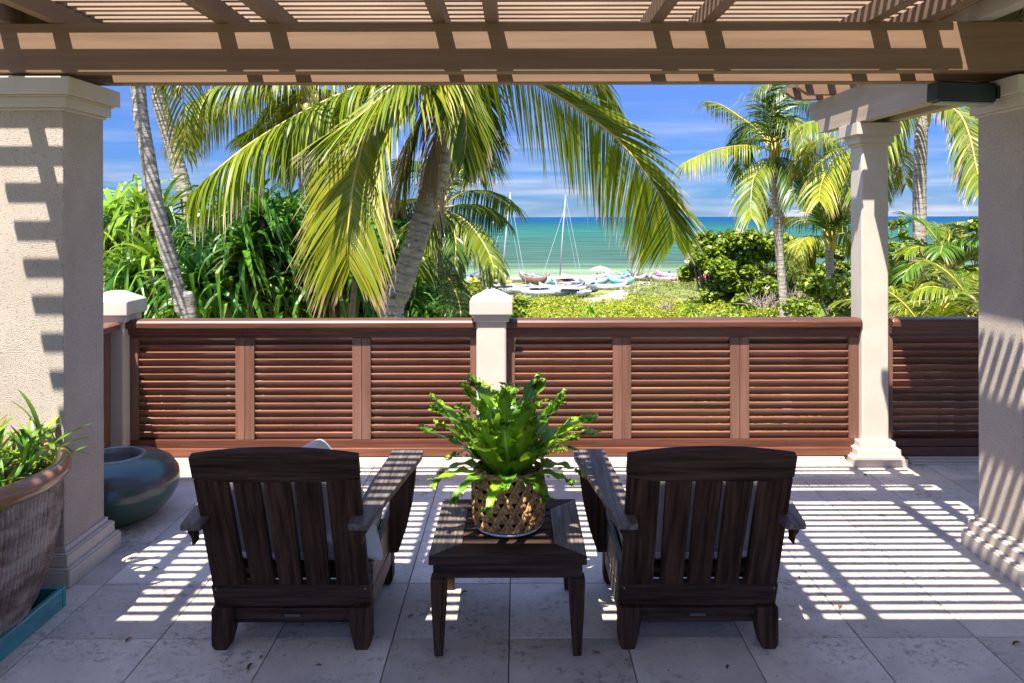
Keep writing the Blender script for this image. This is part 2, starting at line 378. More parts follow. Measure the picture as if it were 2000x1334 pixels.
# ================================================================ GROUND, BEACH, SEA
def sand_mat():
    m = bpy.data.materials.new('ground_sand_grass'); m.use_nodes = True; t = m.node_tree; b = t.nodes['Principled BSDF']
    g = N(t, 'ShaderNodeNewGeometry'); gr = N(t, 'ShaderNodeAttribute', attribute_name='green')
    n = N(t, 'ShaderNodeTexNoise'); n.inputs['Scale'].default_value = .9; n.inputs['Detail'].default_value = 9; n.inputs['Roughness'].default_value = .7
    t.links.new(g.outputs['Position'], n.inputs[0])
    a = N(t, 'ShaderNodeMath', operation='ADD'); t.links.new(n.outputs[0], a.inputs[0]); t.links.new(gr.outputs['Fac'], a.inputs[1])
    r = N(t, 'ShaderNodeMapRange'); r.inputs[1].default_value = .95; r.inputs[2].default_value = 1.12; t.links.new(a.outputs[0], r.inputs[0])
    n2 = N(t, 'ShaderNodeTexNoise'); n2.inputs['Scale'].default_value = 5; n2.inputs['Detail'].default_value = 8; t.links.new(g.outputs['Position'], n2.inputs[0])
    c1 = N(t, 'ShaderNodeMix', data_type='RGBA'); c1.inputs[6].default_value = (.10,.13,.03,1); c1.inputs[7].default_value = (.28,.27,.10,1); t.links.new(n2.outputs[0], c1.inputs[0])
    c2 = N(t, 'ShaderNodeMix', data_type='RGBA'); c2.inputs[6].default_value = (.30,.255,.195,1); c2.inputs[7].default_value = (.42,.37,.30,1); t.links.new(n2.outputs[0], c2.inputs[0])
    mx = N(t, 'ShaderNodeMix', data_type='RGBA'); t.links.new(r.outputs[0], mx.inputs[0]); t.links.new(c2.outputs[2], mx.inputs[6]); t.links.new(c1.outputs[2], mx.inputs[7])
    t.links.new(mx.outputs[2], b.inputs['Base Color']); b.inputs['Roughness'].default_value = 1; b.inputs['Specular IOR Level'].default_value = .05
    bu = N(t, 'ShaderNodeBump'); bu.inputs['Strength'].default_value = .6; bu.inputs['Distance'].default_value = .15
    t.links.new(n2.outputs[0], bu.inputs['Height']); t.links.new(bu.outputs[0], b.inputs['Normal'])
    return m
SEA_Z = -5.35
def ground_h(x, y):
    z = GZ + 0.10*np.sin(x*.31+1)*np.cos(y*.23) + .05*np.sin(x*.9)*np.sin(y*.7+2)
    t = np.clip((y-74)/18, 0, 1); z = z - t*t*(3-2*t)*1.15
    z = z - np.clip(y-92, 0, 400)*.03
    return z
def path_dist(x, y):
    pts = [G(1120,598), G(1196,581), G(1235,566), G(1262,556), G(1300,545)]
    d = np.full(x.shape, 1e9)
    for a, b in zip(pts[:-1], pts[1:]):
        ax, ay, bx, by = a.x, a.y, b.x, b.y
        t = np.clip(((x-ax)*(bx-ax)+(y-ay)*(by-ay))/((bx-ax)**2+(by-ay)**2), 0, 1)
        d = np.minimum(d, np.hypot(x-ax-t*(bx-ax), y-ay-t*(by-ay)))
    return d
def build_ground():
    xs = np.concatenate([np.linspace(-900,-60,12), np.linspace(-55,55,221), np.linspace(60,900,12)])
    ys = np.concatenate([np.linspace(-60,4,8), np.linspace(6,110,190), np.linspace(115,400,12)])
    X, Y = np.meshgrid(xs, ys); Z = ground_h(X, Y)
    nx, ny = len(xs), len(ys); I = np.arange(nx*ny).reshape(ny, nx)
    Fq = np.stack([I[:-1,:-1].ravel(), I[:-1,1:].ravel(), I[1:,1:].ravel(), I[1:,:-1].ravel()], 1)
    gr = np.clip((81-Y)/6, 0, 1)*.66
    gr *= np.clip((path_dist(X, Y)-.65)/.5, 0, 1)
    sandleft = np.clip((-9-X+ (Y-40)*-.02)/3, 0, 1)*np.clip((Y-16)/5,0,1)
    gr *= (1-sandleft)
    me = mesh('ground', np.stack([X.ravel(), Y.ravel(), Z.ravel()], 1), Fq, sand_mat(), True, {'green': gr.ravel()})
    tag(link('ground', me), kind='structure')
build_ground()

def sea_mat():
    m = bpy.data.materials.new('sea_water'); m.use_nodes = True; t = m.node_tree; b = t.nodes['Principled BSDF']
    g = N(t, 'ShaderNodeNewGeometry'); s = N(t, 'ShaderNodeSeparateXYZ'); t.links.new(g.outputs['Position'], s.inputs[0])
    mp_ = N(t, 'ShaderNodeMapping'); mp_.inputs['Scale'].default_value = (.006,.028,1); t.links.new(g.outputs['Position'], mp_.inputs[0])
    n = N(t, 'ShaderNodeTexNoise'); n.inputs['Scale'].default_value = 1; n.inputs['Detail'].default_value = 8; n.inputs['Roughness'].default_value = .62; t.links.new(mp_.outputs[0], n.inputs[0])
    # apparent position: 1/y so that bands are resolved near the shore and far out
    dv = N(t, 'ShaderNodeMath', operation='DIVIDE'); dv.inputs[0].default_value = 80.0; t.links.new(s.outputs[1], dv.inputs[1])
    w = N(t, 'ShaderNodeMath', operation='MULTIPLY_ADD'); w.inputs[1].default_value = .10; t.links.new(n.outputs[0], w.inputs[0]); t.links.new(dv.outputs[0], w.inputs[2])
    w2 = N(t, 'ShaderNodeMath', operation='SUBTRACT'); w2.inputs[1].default_value = .05; t.links.new(w.outputs[0], w2.inputs[0])
    cr = N(t, 'ShaderNodeValToRGB'); r = cr.color_ramp; r.elements[0].position = 0.0; r.elements[0].color = (.004,.045,.115,1)
    r.elements[1].position = 1.0; r.elements[1].color = (.28,.33,.22,1)
    for p_, c_ in ((.06,(.004,.050,.115)),(.10,(.010,.066,.078)),(.20,(.020,.100,.078)),(.42,(.036,.092,.064)),(.62,(.042,.090,.062)),(.71,(.07,.125,.075)),(.79,(.14,.20,.11)),(.90,(.19,.24,.14))):
        e = r.elements.new(p_); e.color = (*c_, 1)
    t.links.new(w2.outputs[0], cr.inputs[0])
    # reef streaks
    mp5 = N(t, 'ShaderNodeMapping'); mp5.inputs['Scale'].default_value = (.10,.55,1); t.links.new(g.outputs['Position'], mp5.inputs[0])
    n5 = N(t, 'ShaderNodeTexNoise'); n5.inputs['Scale'].default_value = .35; n5.inputs['Detail'].default_value = 5; n5.inputs['Roughness'].default_value = .8; t.links.new(mp5.outputs[0], n5.inputs[0])
    r5 = N(t, 'ShaderNodeMapRange'); r5.inputs[1].default_value = .71; r5.inputs[2].default_value = .76; r5.inputs[4].default_value = .55; t.links.new(n5.outputs[0], r5.inputs[0])
    mp3 = N(t, 'ShaderNodeMapping'); mp3.inputs['Scale'].default_value = (.03,.16,1); t.links.new(g.outputs['Position'], mp3.inputs[0])
    n3 = N(t, 'ShaderNodeTexNoise'); n3.inputs['Scale'].default_value = 1.2; n3.inputs['Detail'].default_value = 9; n3.inputs['Roughness'].default_value = .7; t.links.new(mp3.outputs[0], n3.inputs[0])
    r3 = N(t, 'ShaderNodeMapRange'); r3.inputs[1].default_value = .30; r3.inputs[2].default_value = .72; r3.inputs[3].default_value = .45; r3.inputs[4].default_value = 1.50; t.links.new(n3.outputs[0], r3.inputs[0])
    h = N(t, 'ShaderNodeHueSaturation'); t.links.new(cr.outputs[0], h.inputs['Color']); t.links.new(r3.outputs[0], h.inputs['Value'])
    wc = N(t, 'ShaderNodeMix', data_type='RGBA'); wc.inputs[7].default_value = (.42,.46,.46,1); t.links.new(r5.outputs[0], wc.inputs[0]); t.links.new(h.outputs[0], wc.inputs[6])
    t.links.new(wc.outputs[2], b.inputs['Base Color']); b.inputs['Roughness'].default_value = .45; b.inputs['IOR'].default_value = 1.10; b.inputs['Specular IOR Level'].default_value = .3
    bu = N(t, 'ShaderNodeBump'); bu.inputs['Strength'].default_value = .35; bu.inputs['Distance'].default_value = .35
    t.links.new(n3.outputs[0], bu.inputs['Height']); t.links.new(bu.outputs[0], b.inputs['Normal'])
    return m
def build_sea():
    ys = np.concatenate([np.linspace(84, 300, 40), np.geomspace(320, 40000, 40)])
    V = []; 
    for y in ys: V += [(-y*1.6-200, y, SEA_Z), (y*1.6+200, y, SEA_Z)]
    Fq = np.array([(2*i, 2*i+1, 2*i+3, 2*i+2) for i in range(len(ys)-1)])
    tag(link('sea', mesh('sea', V, Fq, sea_mat())), kind='structure')
build_sea()

# ================================================================ TERRACE FLOOR
TS = .457
fl = MB().box(-5.0, 6.0, -2.0, 5.42, -.30, -.012).make('terrace_floor', M['grout'], loc=(0,0,0)); tag(fl, kind='structure')
tile_me = None
gap = .0022
bm = bmesh.new()
bmesh.ops.create_cube(bm, size=1, matrix=Matrix.Diagonal((TS-2*gap, TS-2*gap, .014, 1)))
bmesh.ops.bevel(bm, geom=[e for e in bm.edges if abs(e.verts[0].co.z-e.verts[1].co.z)<1e-5 and e.verts[0].co.z>0], offset=.0015, segments=1, affect='EDGES')
tile_me = bpy.data.meshes.new('tile'); bm.to_mesh(tile_me); bm.free(); tile_me.materials.append(M['travertine'])
for i in range(-9, 11):
    for j in range(-4, 6):
        x = -.03 + TS*(i+.5); y = 3.508 + TS*(j-.5)
        if y > 5.13+TS/2: continue
        o = link('tile', tile_me, fl, (x, y, -.007 + random.uniform(-.0006, .0004)))
# mid tone strip of border stone by the railing is the moulded plinth
def stepped(name, x0, x1, y0, y1, parent, steps):
    mb = MB()
    for (d, za, zb) in steps: mb.box(x0-d, x1+d, y0-d, y1+d, za, zb)
    return mb.make(name, M['paint'], parent, bevel=.006, seg=3)
for (x0, x1) in ((-2.58, -.265), (-.065, 2.20), (2.62, 6.0)):
    r_ = root('railing_plinth', ((x0+x1)/2, 5.27, 0),
        {-2.58: 'low moulded stone kerb under the left louvred railing section', -.065: 'low moulded stone kerb under the middle railing section right of the post', 2.62: 'shaded moulded stone kerb under the railing right of the slim column'}[x0], 'kerb', 'kerbs under the railing')
    MB().box(x0, x1, 5.165, 5.42, 0, .012).box(x0, x1, 5.185, 5.42, .012, .026).box(x0, x1, 5.21, 5.42, .026, .036).make('moulding', M['paint'], r_, bevel=.004)

# ================================================================ COLUMNS
def big_column(xf, x1, name, label, side):
    """stucco pillar; xf..x1 shaft range in x"""
    x0, xx = min(xf, x1), max(xf, x1)
    y0, y1 = 3.516, 3.86
    r_ = root(name, ((x0+xx)/2, 3.69, 0), label, 'pillar')
    MB().box(x0, xx, y0, y1, .14, 2.14).make('shaft', M['stucco'], r_, bevel=.006)
    mb = MB()
    for (d, a, b) in ((.056,0,.075),(.050,.075,.085),(.034,.085,.135),(.028,.135,.142),(.012,.142,.165)):
        mb.box(x0-d, xx+d, y0-d, y1+d, a, b)
    mb.make('base', M['paint'], r_, bevel=.005, seg=3)
    mb = MB()
    for (d, a, b) in ((.010,2.135,2.148),(.026,2.148,2.195),(.034,2.195,2.203),(.056,2.203,2.282)):
        mb.box(x0-d, xx+d, y0-d, y1+d, a, b)
    mb.make('capital', M['paint'], r_, bevel=.003)
big_column(-2.045, -2.75, 'stucco_pillar', 'broad stucco pillar at the left with slat shadows on its face, behind the big ribbed pot', 0)
big_column(2.29, 2.66, 'stucco_pillar', 'stucco pillar cut by the right edge of the picture, slanting light stripes on its side', 0)

def slim_column():
    x0, x1, y0, y1 = 2.310, 2.490, 5.20, 5.38
    r_ = root('slim_column', (2.4, 5.29, 0), 'slim square painted column between the railing sections, holding up the side beam', 'column')
    MB().box(x0, x1, y0, y1, .12, 2.20).make('shaft', M['paint'], r_, bevel=.012, seg=3)
    mb = MB()
    for (d, a, b) in ((.085,0,.05),(.072,.05,.062),(.055,.062,.105),(.040,.105,.112),(.030,.112,.150)):
        mb.box(x0-d, x1+d, y0-d, y1+d, a, b)
    mb.make('base', M['paint'], r_, bevel=.006, seg=3)
    mb = MB()
    for (d, a, b) in ((.012,2.12,2.14),(.026,2.14,2.185),(.034,2.185,2.193),(.055,2.193,2.272)):
        mb.box(x0-d, x1+d, y0-d, y1+d, a, b)
    mb.make('capital', M['paint'], r_, bevel=.003)
slim_column()

def newel(cx, cy, label, w=.2, cap=.285):
    r_ = root('newel_post', (cx, cy, 0), label, 'post', 'capped posts of the railing')
    h = w/2
    MB().box(cx-h, cx+h, cy-h, cy+h, 0, .985).make('post', M['paint'], r_, bevel=.014, seg=2)
    c = cap/2
    mb = MB().box(cx-h-.018, cx+h+.018, cy-h-.018, cy+h+.018, .955, 1.003)
    mb.make('neck', M['cap'], r_, bevel=.006)
    mb = MB()
    mb.add([(cx-c,cy-c,1.003),(cx+c,cy-c,1.003),(cx+c,cy+c,1.003),(cx-c,cy+c,1.003),
            (cx-c,cy-c,1.098),(cx+c,cy-c,1.098),(cx+c,cy+c,1.098),(cx-c,cy+c,1.098),
            (cx-c*.28,cy-c*.28,1.158),(cx+c*.28,cy-c*.28,1.158),(cx+c*.28,cy+c*.28,1.158),(cx-c*.28,cy+c*.28,1.158)],
           [(3,2,1,0),(0,1,5,4),(1,2,6,5),(2,3,7,6),(3,0,4,7),(4,5,9,8),(5,6,10,9),(6,7,11,10),(7,4,8,11),(8,9,10,11)])
    mb.make('cap', M['cap'], r_, bevel=.008, seg=3)
newel(-.166, 5.27, 'cream post with a flattened pyramid cap in the middle of the railing')
newel(-2.708, 5.27, 'cream post with a flattened pyramid cap at the left corner of the railing')

# ================================================================ RAILINGS
def blade_mesh(L, axis):
    # louvre: top edge towards the terrace; local long axis x or y
    h, t, ang = .058, .012, R(33)
    prof = [(-t/2,-h/2),(t/2,-h/2),(t/2,h/2-.003),(t/2-.003,h/2),(-t/2+.003,h/2),(-t/2,h/2-.003)]
    pr = [(u*math.cos(ang)-w*math.sin(ang), u*math.sin(ang)+w*math.cos(ang)) for u, w in prof]
    mb = MB().prism(pr, 'x', -L/2, L/2)
    V = mb.v; M.setdefault('blade_x', wood('louver_wood_x', (.125,.045,.028), (.24,.098,.060), 'x', rough=.36, coat=.55, fine=34, bump=.12, rnd=.28, specks=(420, .735, (.55,.42,.34))))
    if axis == 'y': V = [(-y, x, z) for x, y, z in V]
    return mesh('louver_blade', V, mb.f, M['blade_x'] if axis == 'x' else M['rail_z'])

def railing(x0, x1, opens, label, group='louvred wooden railing sections'):
    yf = 5.25
    r_ = root('louvered_railing', ((x0+x1)/2, yf, 0), label, 'railing', group)
    hp = [(5.190,.915),(5.190,.945),(5.202,.960),(5.225,.966),(5.30,.966),(5.325,.960),(5.337,.945),(5.337,.915),(5.32,.906),(5.205,.906)]
    MB().prism(hp, 'x', x0, x1).make('handrail', M['rail_x'], r_, bevel=.003)
    MB().box(x0, x1, 5.222, 5.31, .885, .9055).make('rail_moulding', M['rail_x'], r_, bevel=.003)
    MB().box(x0, x1, 5.232, 5.30, .862, .8845).make('rail_moulding', M['rail_x'], r_, bevel=.002)
    MB().box(x0, x1, yf, 5.295, .840, .8615).make('top_rail', M['rail_x'], r_, bevel=.002)
    MB().box(x0, x1, yf, 5.295, .098, .150).make('bottom_rail', M['rail_x'], r_, bevel=.003)
    MB().box(x0, x1, 5.228, 5.31, .042, .0975).make('base_rail', M['rail_x'], r_, bevel=.004)
    edges = [x0] + [e for o in opens for e in o] + [x1]
    for i in range(0, len(edges), 2):
        a, b = edges[i], edges[i+1]
        if b - a > .08:   # two stiles meet with a seam
            m_ = (a+b)/2
            box('stile', M['rail_z'], r_, a, m_-.0008, yf-.001, 5.296, .151, .8395)
            box('stile', M['rail_z'], r_, m_+.0008, b, yf-.001, 5.296, .151, .8395)
        else: box('stile', M['rail_z'], r_, a, b, yf-.001, 5.296, .151, .8395)
    cache = {}
    for (a, b) in opens:
        L = round(b-a-.002, 4)
        if L not in cache: cache[L] = blade_mesh(L, 'x')
        for k in range(14):
            link('louver_blade', cache[L], r_, ((a+b)/2, yf+.024, .150 + .0495*(k+.5)))
s_ = 289.0
X = lambda px: (px-CX)/s_
railing(X(253), X(930.5), [(X(270),X(460)),(X(497),X(688)),(X(724),X(918))], 'three panel louvred mahogany railing left of the middle post')
railing(X(987), X(1676), [(X(1005),X(1196)),(X(1232),X(1425)),(X(1462),X(1656))], 'three panel louvred mahogany railing between the middle post and the slim column')
railing(X(1735), X(2420), [(X(1742),X(2052)),(X(2090),X(2400))], 'louvred railing in the shade right of the slim column')

def side_railing():
    xr = -2.69; y0, y1 = 2.2, 5.16
    r_ = root('louvered_railing', (-2.72, 3.7, 0), 'louvred railing running along the left edge, seen as a sliver behind the stucco pillar', 'railing', 'louvred wooden railing sections')
    hp = [(-2.79,.915),(-2.79,.945),(-2.775,.960),(-2.64,.960),(-2.625,.945),(-2.625,.915),(-2.64,.906),(-2.775,.906)]
    MB().prism(hp, 'y', y0, y1).make('handrail', M['rail_z'], r_, bevel=.003)
    box('top_rail', M['rail_z'], r_, xr-.045, xr, y0, y1, .84, .9055)
    box('bottom_rail', M['rail_z'], r_, xr-.045, xr, y0, y1, .045, .150)
    me = blade_mesh(1.15, 'y')
    for a, b in ((5.08, 5.16), (3.75, 3.91), (2.2, 2.58)): box('stile', M['rail_z'], r_, xr-.045, xr+.001, a, b, .151, .8395)
    for yc in (4.495, 3.165):
        for k in range(14): link('louver_blade', me, r_, (xr-.024, yc, .150+.0495*(k+.5)))
side_railing()

# ================================================================ MAIN PERGOLA
pg = root('pergola', (0, 3.6, 2.295), 'brown painted timber pergola overhead with twin beams, paired rafters and thin slats', 'pergola')
BX0, BX1 = -4.5, 4.2
box('beam', M['perg_x'], pg, BX0, BX1, 3.477, 3.550, 2.300, 2.520, bevel=.004)
box('beam', M['perg_x'], pg, BX0, BX1, 3.756, 3.835, 2.300, 2.520, bevel=.004)
raft = MB().box(-.0285, .0285, -1.0, 1.0, -.041, .041)
raft_me = mesh('rafter', raft.v, raft.f, M['perg_y'])
for k in range(-4, 2):
    for b0 in (.602, .835):
        xl = b0 + .972*k
        if xl < -2.6: continue
        link('rafter', raft_me, pg, (xl+.0285, 2.965, 2.5605), bevel=.003)
slat_me = mesh('slat', *(lambda mb: (mb.v, mb.f))(MB().box(-2.215, 2.215, -.0155, .0155, -.0145, .0145)), M['slat'])
for k in range(-18, 9):
    o = link('slat', slat_me, pg, (-.287, 3.3615+.075*k, 2.6172 + random.uniform(-.0008, .0008)), bevel=.002)
    o.rotation_euler = (0, 0, random.uniform(-.0006, .0006))
MB().box(-2.50, -2.0215, 3.44, 3.97, 2.6335, 2.648).make('ceiling_board', M['perg_x'], pg)
# boxed end of the slat field above the left pillar
MB().box(-2.2565, -2.0815, 3.575, 3.745, 2.50, 2.600).make('blocking', M['perg_x'], pg)

rf = root('roof_overhang', (0, .8, 2.6), 'solid roof eave over the near part of the terrace and down its right side', 'roof')
MB().box(-4.6, 5.8, -.5, 1.955, 2.605, 2.70).make('soffit', M['soffit'], rf)
MB().box(1.95, 5.8, 1.955, 4.28, 2.605, 2.70).make('soffit', M['soffit'], rf)
MB().box(2.17, 5.8, 4.28, 4.78, 2.605, 2.70).make('soffit', M['soffit'], rf)
box('fascia', M['perg_x'], rf, -4.6, 1.9, 1.957, 1.985, 2.56, 2.72)
# exposed joists on the right soffit
for xx in (2.06, 2.42, 2.78, 3.14): box('joist', M['cap'], rf, xx, xx+.075, 1.99, 4.25, 2.525 if xx < 2.2 else 2.54, 2.604)

# side pergola over the slim column
sp = root('side_pergola', (2.4, 5.1, 2.275), 'twin beams with carved tails resting on the slim column, carrying cross rafters', 'pergola')
def tail_beam(xa, xb):
    z0, z1 = 2.276, 2.520
    prof = [(3.84, z0), (5.83, z0), (5.845, z0+.05), (5.88, z0+.085), (5.94, z0+.105), (5.99, z0+.12), (6.01, z0+.15), (6.05, z0+.155), (6.05, z1), (3.84, z1)]
    prof = [(v, w) for v, w in prof]
    V = MB().prism(prof, 'x', xa, xb)
    V.make('beam', M['side_beam'], sp, bevel=.003)
tail_beam(2.275, 2.345); tail_beam(2.475, 2.545)
box('blocking', M['teal'], sp, 2.347, 2.473, 4.0, 5.75, 2.36, 2.50)  # teal colour between the twin beams imitates reflected sky
for y in (4.86, 5.10, 5.56, 5.80):
    pr = [(2.02,2.5215+.05),(2.05,2.5215+.03),(2.10,2.5215),(4.6,2.5215),(4.6,2.6035),(2.02,2.6035)]
    MB().prism(pr, 'y', y, y+.057).make('rafter', M['perg_x'], sp, bevel=.002)
for k in range(11):
    x = 2.06 + .16*k
    box('slat', M['perg_y'], sp, x, x+.05, 4.80, 6.02, 2.6045, 2.634, bevel=.002)

# black box on the right pillar
bx = root('black_fixture', (2.1, 3.64, 2.2), 'long black metal box fixed beside the right pillar capital under the beams', 'fixture')
Mx = Matrix.Translation((2.095, 3.64, 2.226)) @ Matrix.Rotation(R(1), 4, 'Z') @ Matrix.Rotation(R(2.0), 4, 'Y')
MB().box(-.15, .125, -.05, .05, -.045, .045, Mx).make('housing', M['gloss_black'], bx, bevel=.008)
MB().box(-.13, .12, -.042, .042, -.056, -.046, Mx).make('lens_plate', mat('lens_plate', (.22,.25,.25), rough=.3), bx, bevel=.004)
MB().box(.1255, .139, -.056, .056, -.03, .03, Mx).make('mount', M['gloss_black'], bx, bevel=.003)
# cables up in the right corner
cb = MB()
cb.tube([(2.43,3.62,2.70),(2.36,3.6,2.63),(2.33,3.62,2.57),(2.36,3.6,2.535),(2.45,3.6,2.53)], .006, 6)
cb.tube([(2.45,3.62,2.70),(2.40,3.6,2.62),(2.42,3.62,2.55),(2.5,3.6,2.53)], .005, 6)
tag(cb.make('cable', M['gloss_black'], loc=(2.4,3.6,2.6), smooth=True), 'black cables looping down in the top right corner beside the joist', 'cable')

M['teak_metal'] = mat('old_screw', (.30,.28,.26), rough=.4, metal=.7)
# ================================================================ CHAIRS
def chair(cx, label):
    y0 = 2.98
    r_ = root('armchair', (cx, 3.25, 0), label, 'chair', 'dark slatted armchairs facing the sea')
    def quadp(name, m, pts_front, thick, nrm):
        A = [Vector(p) for p in pts_front]; n = Vector(nrm).normalized()
        return MB().hexa(A, [a + n*thick for a in A]).make(name, m, r_, bevel=.004)
    # reclined back plane: from z=.20 (y=2.985) to z=.80 (y=2.745)
    def bp(u, z):    # point on rear face of back
        t = (z-.20)/.60
        return (cx+u, 2.985 - .235*t, z)
    nb = (0, .93, .365); th = .030
    hw = lambda z: .299 - .002*(z-.2)/.6
    # stiles
    for s in (-1, 1):
        for_ = [bp(s*.298,.245), bp(s*.175,.245), bp(s*.178,.712), bp(s*.297,.712)]
        if s > 0: for_ = for_[::-1]
        quadp('stile', M['teak_back'], for_, th, nb)
    # slats
    for k, u in enumerate((-.110, 0, .110)):
        w = .0475
        quadp('back_slat', M['teak_back'], [bp(u*.955-w*.92,.248), bp(u*.955+w*.92,.248), bp(u*1.0+w,.70), bp(u*1.0-w,.70)], .022, nb)
    # mitred top rail with crowned edge
    n = 12; lo_, hi_ = [], []
    mb = MB()
    for i in range(n+1):
        u = -.300 + .600*i/n; c = 1-(u/.300)**2
        top = .800 + .026*c; bot = .6995 if abs(u) <= .178 else .6995+ (abs(u)-.178)*.15
        lo_.append(Vector(bp(u, bot))); hi_.append(Vector(bp(u, top)))
    nv = Vector(nb).normalized()
    V = lo_ + hi_ + [p + nv*th*1.05 for p in lo_] + [p + nv*th*1.05 for p in hi_]; k = n+1; Fc = []
    for i in range(n):
        Fc += [(i, i+1, k+i+1, k+i), (2*k+i+1, 2*k+i, 3*k+i, 3*k+i+1), (k+i, k+i+1, 3*k+i+1, 3*k+i), (i+1, i, 2*k+i, 2*k+i+1)]
    Fc += [(0, k, 3*k, 2*k), (n, 2*k+n, 3*k+n, k+n)]
    mb.add([v + Vector((0,-.0015,0)) for v in V], Fc).make('top_rail', M['teak_x'], r_, bevel=.004)
    # lower back board and rear apron
    quadp('lower_rail', M['teak_x'], [(cx-.302,3.000,.150),(cx+.302,3.000,.150),(cx+.302,2.962,.2465),(cx-.302,2.962,.2465)], .036, nb)
    box('apron', M['teak_x'], r_, cx-.298, cx+.298, 2.992, 3.022, .092, .148, bevel=.004)
    box('apron', M['teak_x'], r_, cx-.285, cx+.285, 3.515, 3.545, .12, .28, bevel=.004)
    for s in (-1, 1):
        # feet, curved on the inner side
        xo, xi = cx+s*.304, cx+s*.222
        for (ya, yb) in ((2.965, 3.045), (3.49, 3.56)):
            prof = [(xo, .16), (xo, .02), (xo-s*.012, 0), (xi+s*.022, 0), (xi+s*.008, .05), (xi, .092), (xi, .16)]
            if s < 0: prof = prof[::-1]
            MB().prism(prof, 'y', ya, yb).make('leg', M['teak_z'], r_, bevel=.005)
        # side boards
        x_a, x_b = sorted((cx+s*.300, cx+s*.272))
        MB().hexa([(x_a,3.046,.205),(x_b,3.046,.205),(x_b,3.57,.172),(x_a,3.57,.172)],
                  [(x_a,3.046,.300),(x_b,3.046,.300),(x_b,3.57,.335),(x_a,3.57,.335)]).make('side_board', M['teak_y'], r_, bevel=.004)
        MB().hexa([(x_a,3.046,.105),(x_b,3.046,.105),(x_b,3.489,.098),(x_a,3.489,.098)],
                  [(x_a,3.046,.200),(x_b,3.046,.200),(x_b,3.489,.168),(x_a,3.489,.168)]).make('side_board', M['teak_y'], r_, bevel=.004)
        # arm: flaring, gently bowed outside edge
        inn = [(.262,2.765),(.262,2.95),(.268,3.2),(.285,3.45),(.292,3.585)]
        ou = [(.335,2.765),(.350,2.90),(.368,3.05),(.398,3.25),(.425,3.42),(.436,3.50),(.434,3.585)]
        poly = [(cx+s*a, b) for a, b in inn] + [(cx+s*a, b) for a, b in ou[::-1]]
        if s > 0: poly = poly[::-1]
        zt = lambda y: .560 + .022*(y-2.765)/.8
        nn = len(poly); V = [(a, b, zt(b)-.024) for a, b in poly] + [(a, b, zt(b)) for a, b in poly]
        Fc = [tuple(range(nn-1,-1,-1)), tuple(range(nn, 2*nn))] + [(i, (i+1)%nn, nn+(i+1)%nn, nn+i) for i in range(nn)]
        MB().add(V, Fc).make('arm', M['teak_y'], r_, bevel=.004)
        # curved front support board
        pr = [(cx+s*.300,.17),(cx+s*.338,.17),(cx+s*.372,.27),(cx+s*.398,.38),(cx+s*.412,.48),(cx+s*.418,.553),(cx+s*.300,.553)]
        if s < 0: pr = pr[::-1]
        MB().prism(pr, 'y', 3.43, 3.475).make('arm_support', M['teak_z'], r_, bevel=.005)
        # corbel under the rear of the arm
        pr = [(cx+s*.300,.47),(cx+s*.306,.47),(cx+s*.310,.50),(cx+s*.322,.515),(cx+s*.326,.533),(cx+s*.300,.533)]
        if s < 0: pr = pr[::-1]
        MB().prism(pr, 'y', 2.80, 2.85).make('bracket', M['teak_z'], r_, bevel=.002)
    for i in range(7):
        y = 3.06 + .066*i
        box('seat_slat', M['teak_x'], r_, cx-.270, cx+.270, y, y+.052, .232, .252, bevel=.002)
    for u in (-.285, .285):
        sm = MB(); sm.tube([(cx+u, 2.9655, .238), (cx+u, 2.9600, .2358)], .0038, 8); sm.make('screw', M['teak_metal'], r_)
    MB().box(cx-.03, cx+.03, 2.9885, 2.9915, .117, .126).make('nameplate', mat('dull_metal', (.16,.15,.15), rough=.4, metal=.8), r_)
    return r_
chair(-.862, 'dark teak armchair left of the side table, a grey pillow showing over its back')
chair(.694, 'dark teak armchair right of the side table')

def cushion(name, cx, label, cat, size, loc, rot, puff=.5, group=None):
    bm = bmesh.new(); bmesh.ops.create_cube(bm, size=1)
    bmesh.ops.subdivide_edges(bm, edges=bm.edges[:], cuts=7, use_grid_fill=True)
    rr = random.Random(hash(label) % 999)
    for v in bm.verts:
        x, y, z = v.co*2
        e = (1-abs(x)**4)*(1-abs(y)**4)
        zz = z*(.55+.45*e**.5 if puff < .7 else .12+.88*e**.6)
        cr = 1-.04*(abs(x)*abs(y))**3
        v.co = Vector((x*size[0]/2*cr, y*size[1]/2*cr, zz*size[2]/2 + .004*math.sin(x*7+y*5)*e))
    me = bpy.data.meshes.new(name); bm.to_mesh(me); bm.free(); me.materials.append(M['cloth'])
    for p in me.polygons: p.use_smooth = True
    o = link(name, me, None, loc); o.rotation_euler = rot
    ss = o.modifiers.new('s', 'SUBSURF'); ss.levels = 1; ss.render_levels = 1
    return tag(o, label, cat, group)
for cx, s in ((-.862, 'left'), (.694, 'right')):
    cushion('seat_cushion', cx, 'off white seat cushion on the %s armchair' % s, 'cushion', (.525,.44,.15), (cx, 3.335, .335), (R(5), 0, 0), .5, 'chair seat cushions')
    cushion('back_cushion', cx, 'off white back cushion leaning in the %s armchair' % s, 'cushion', (.50,.38,.10), (cx, 2.985, .530), (R(111), 0, 0), .5, 'chair back cushions')
cushion('throw_pillow', 0, 'grey throw pillow poking up over the back of the left armchair', 'pillow', (.36,.36,.14), (-.845, 3.13, .555), (R(112), R(-30), R(4)), .9)
cushion('throw_pillow', 0, 'rumpled pale pillow lying at the side of the left armchair seat', 'pillow', (.30,.22,.10), (-.67, 3.10, .40), (R(20), R(30), R(30)), .9)

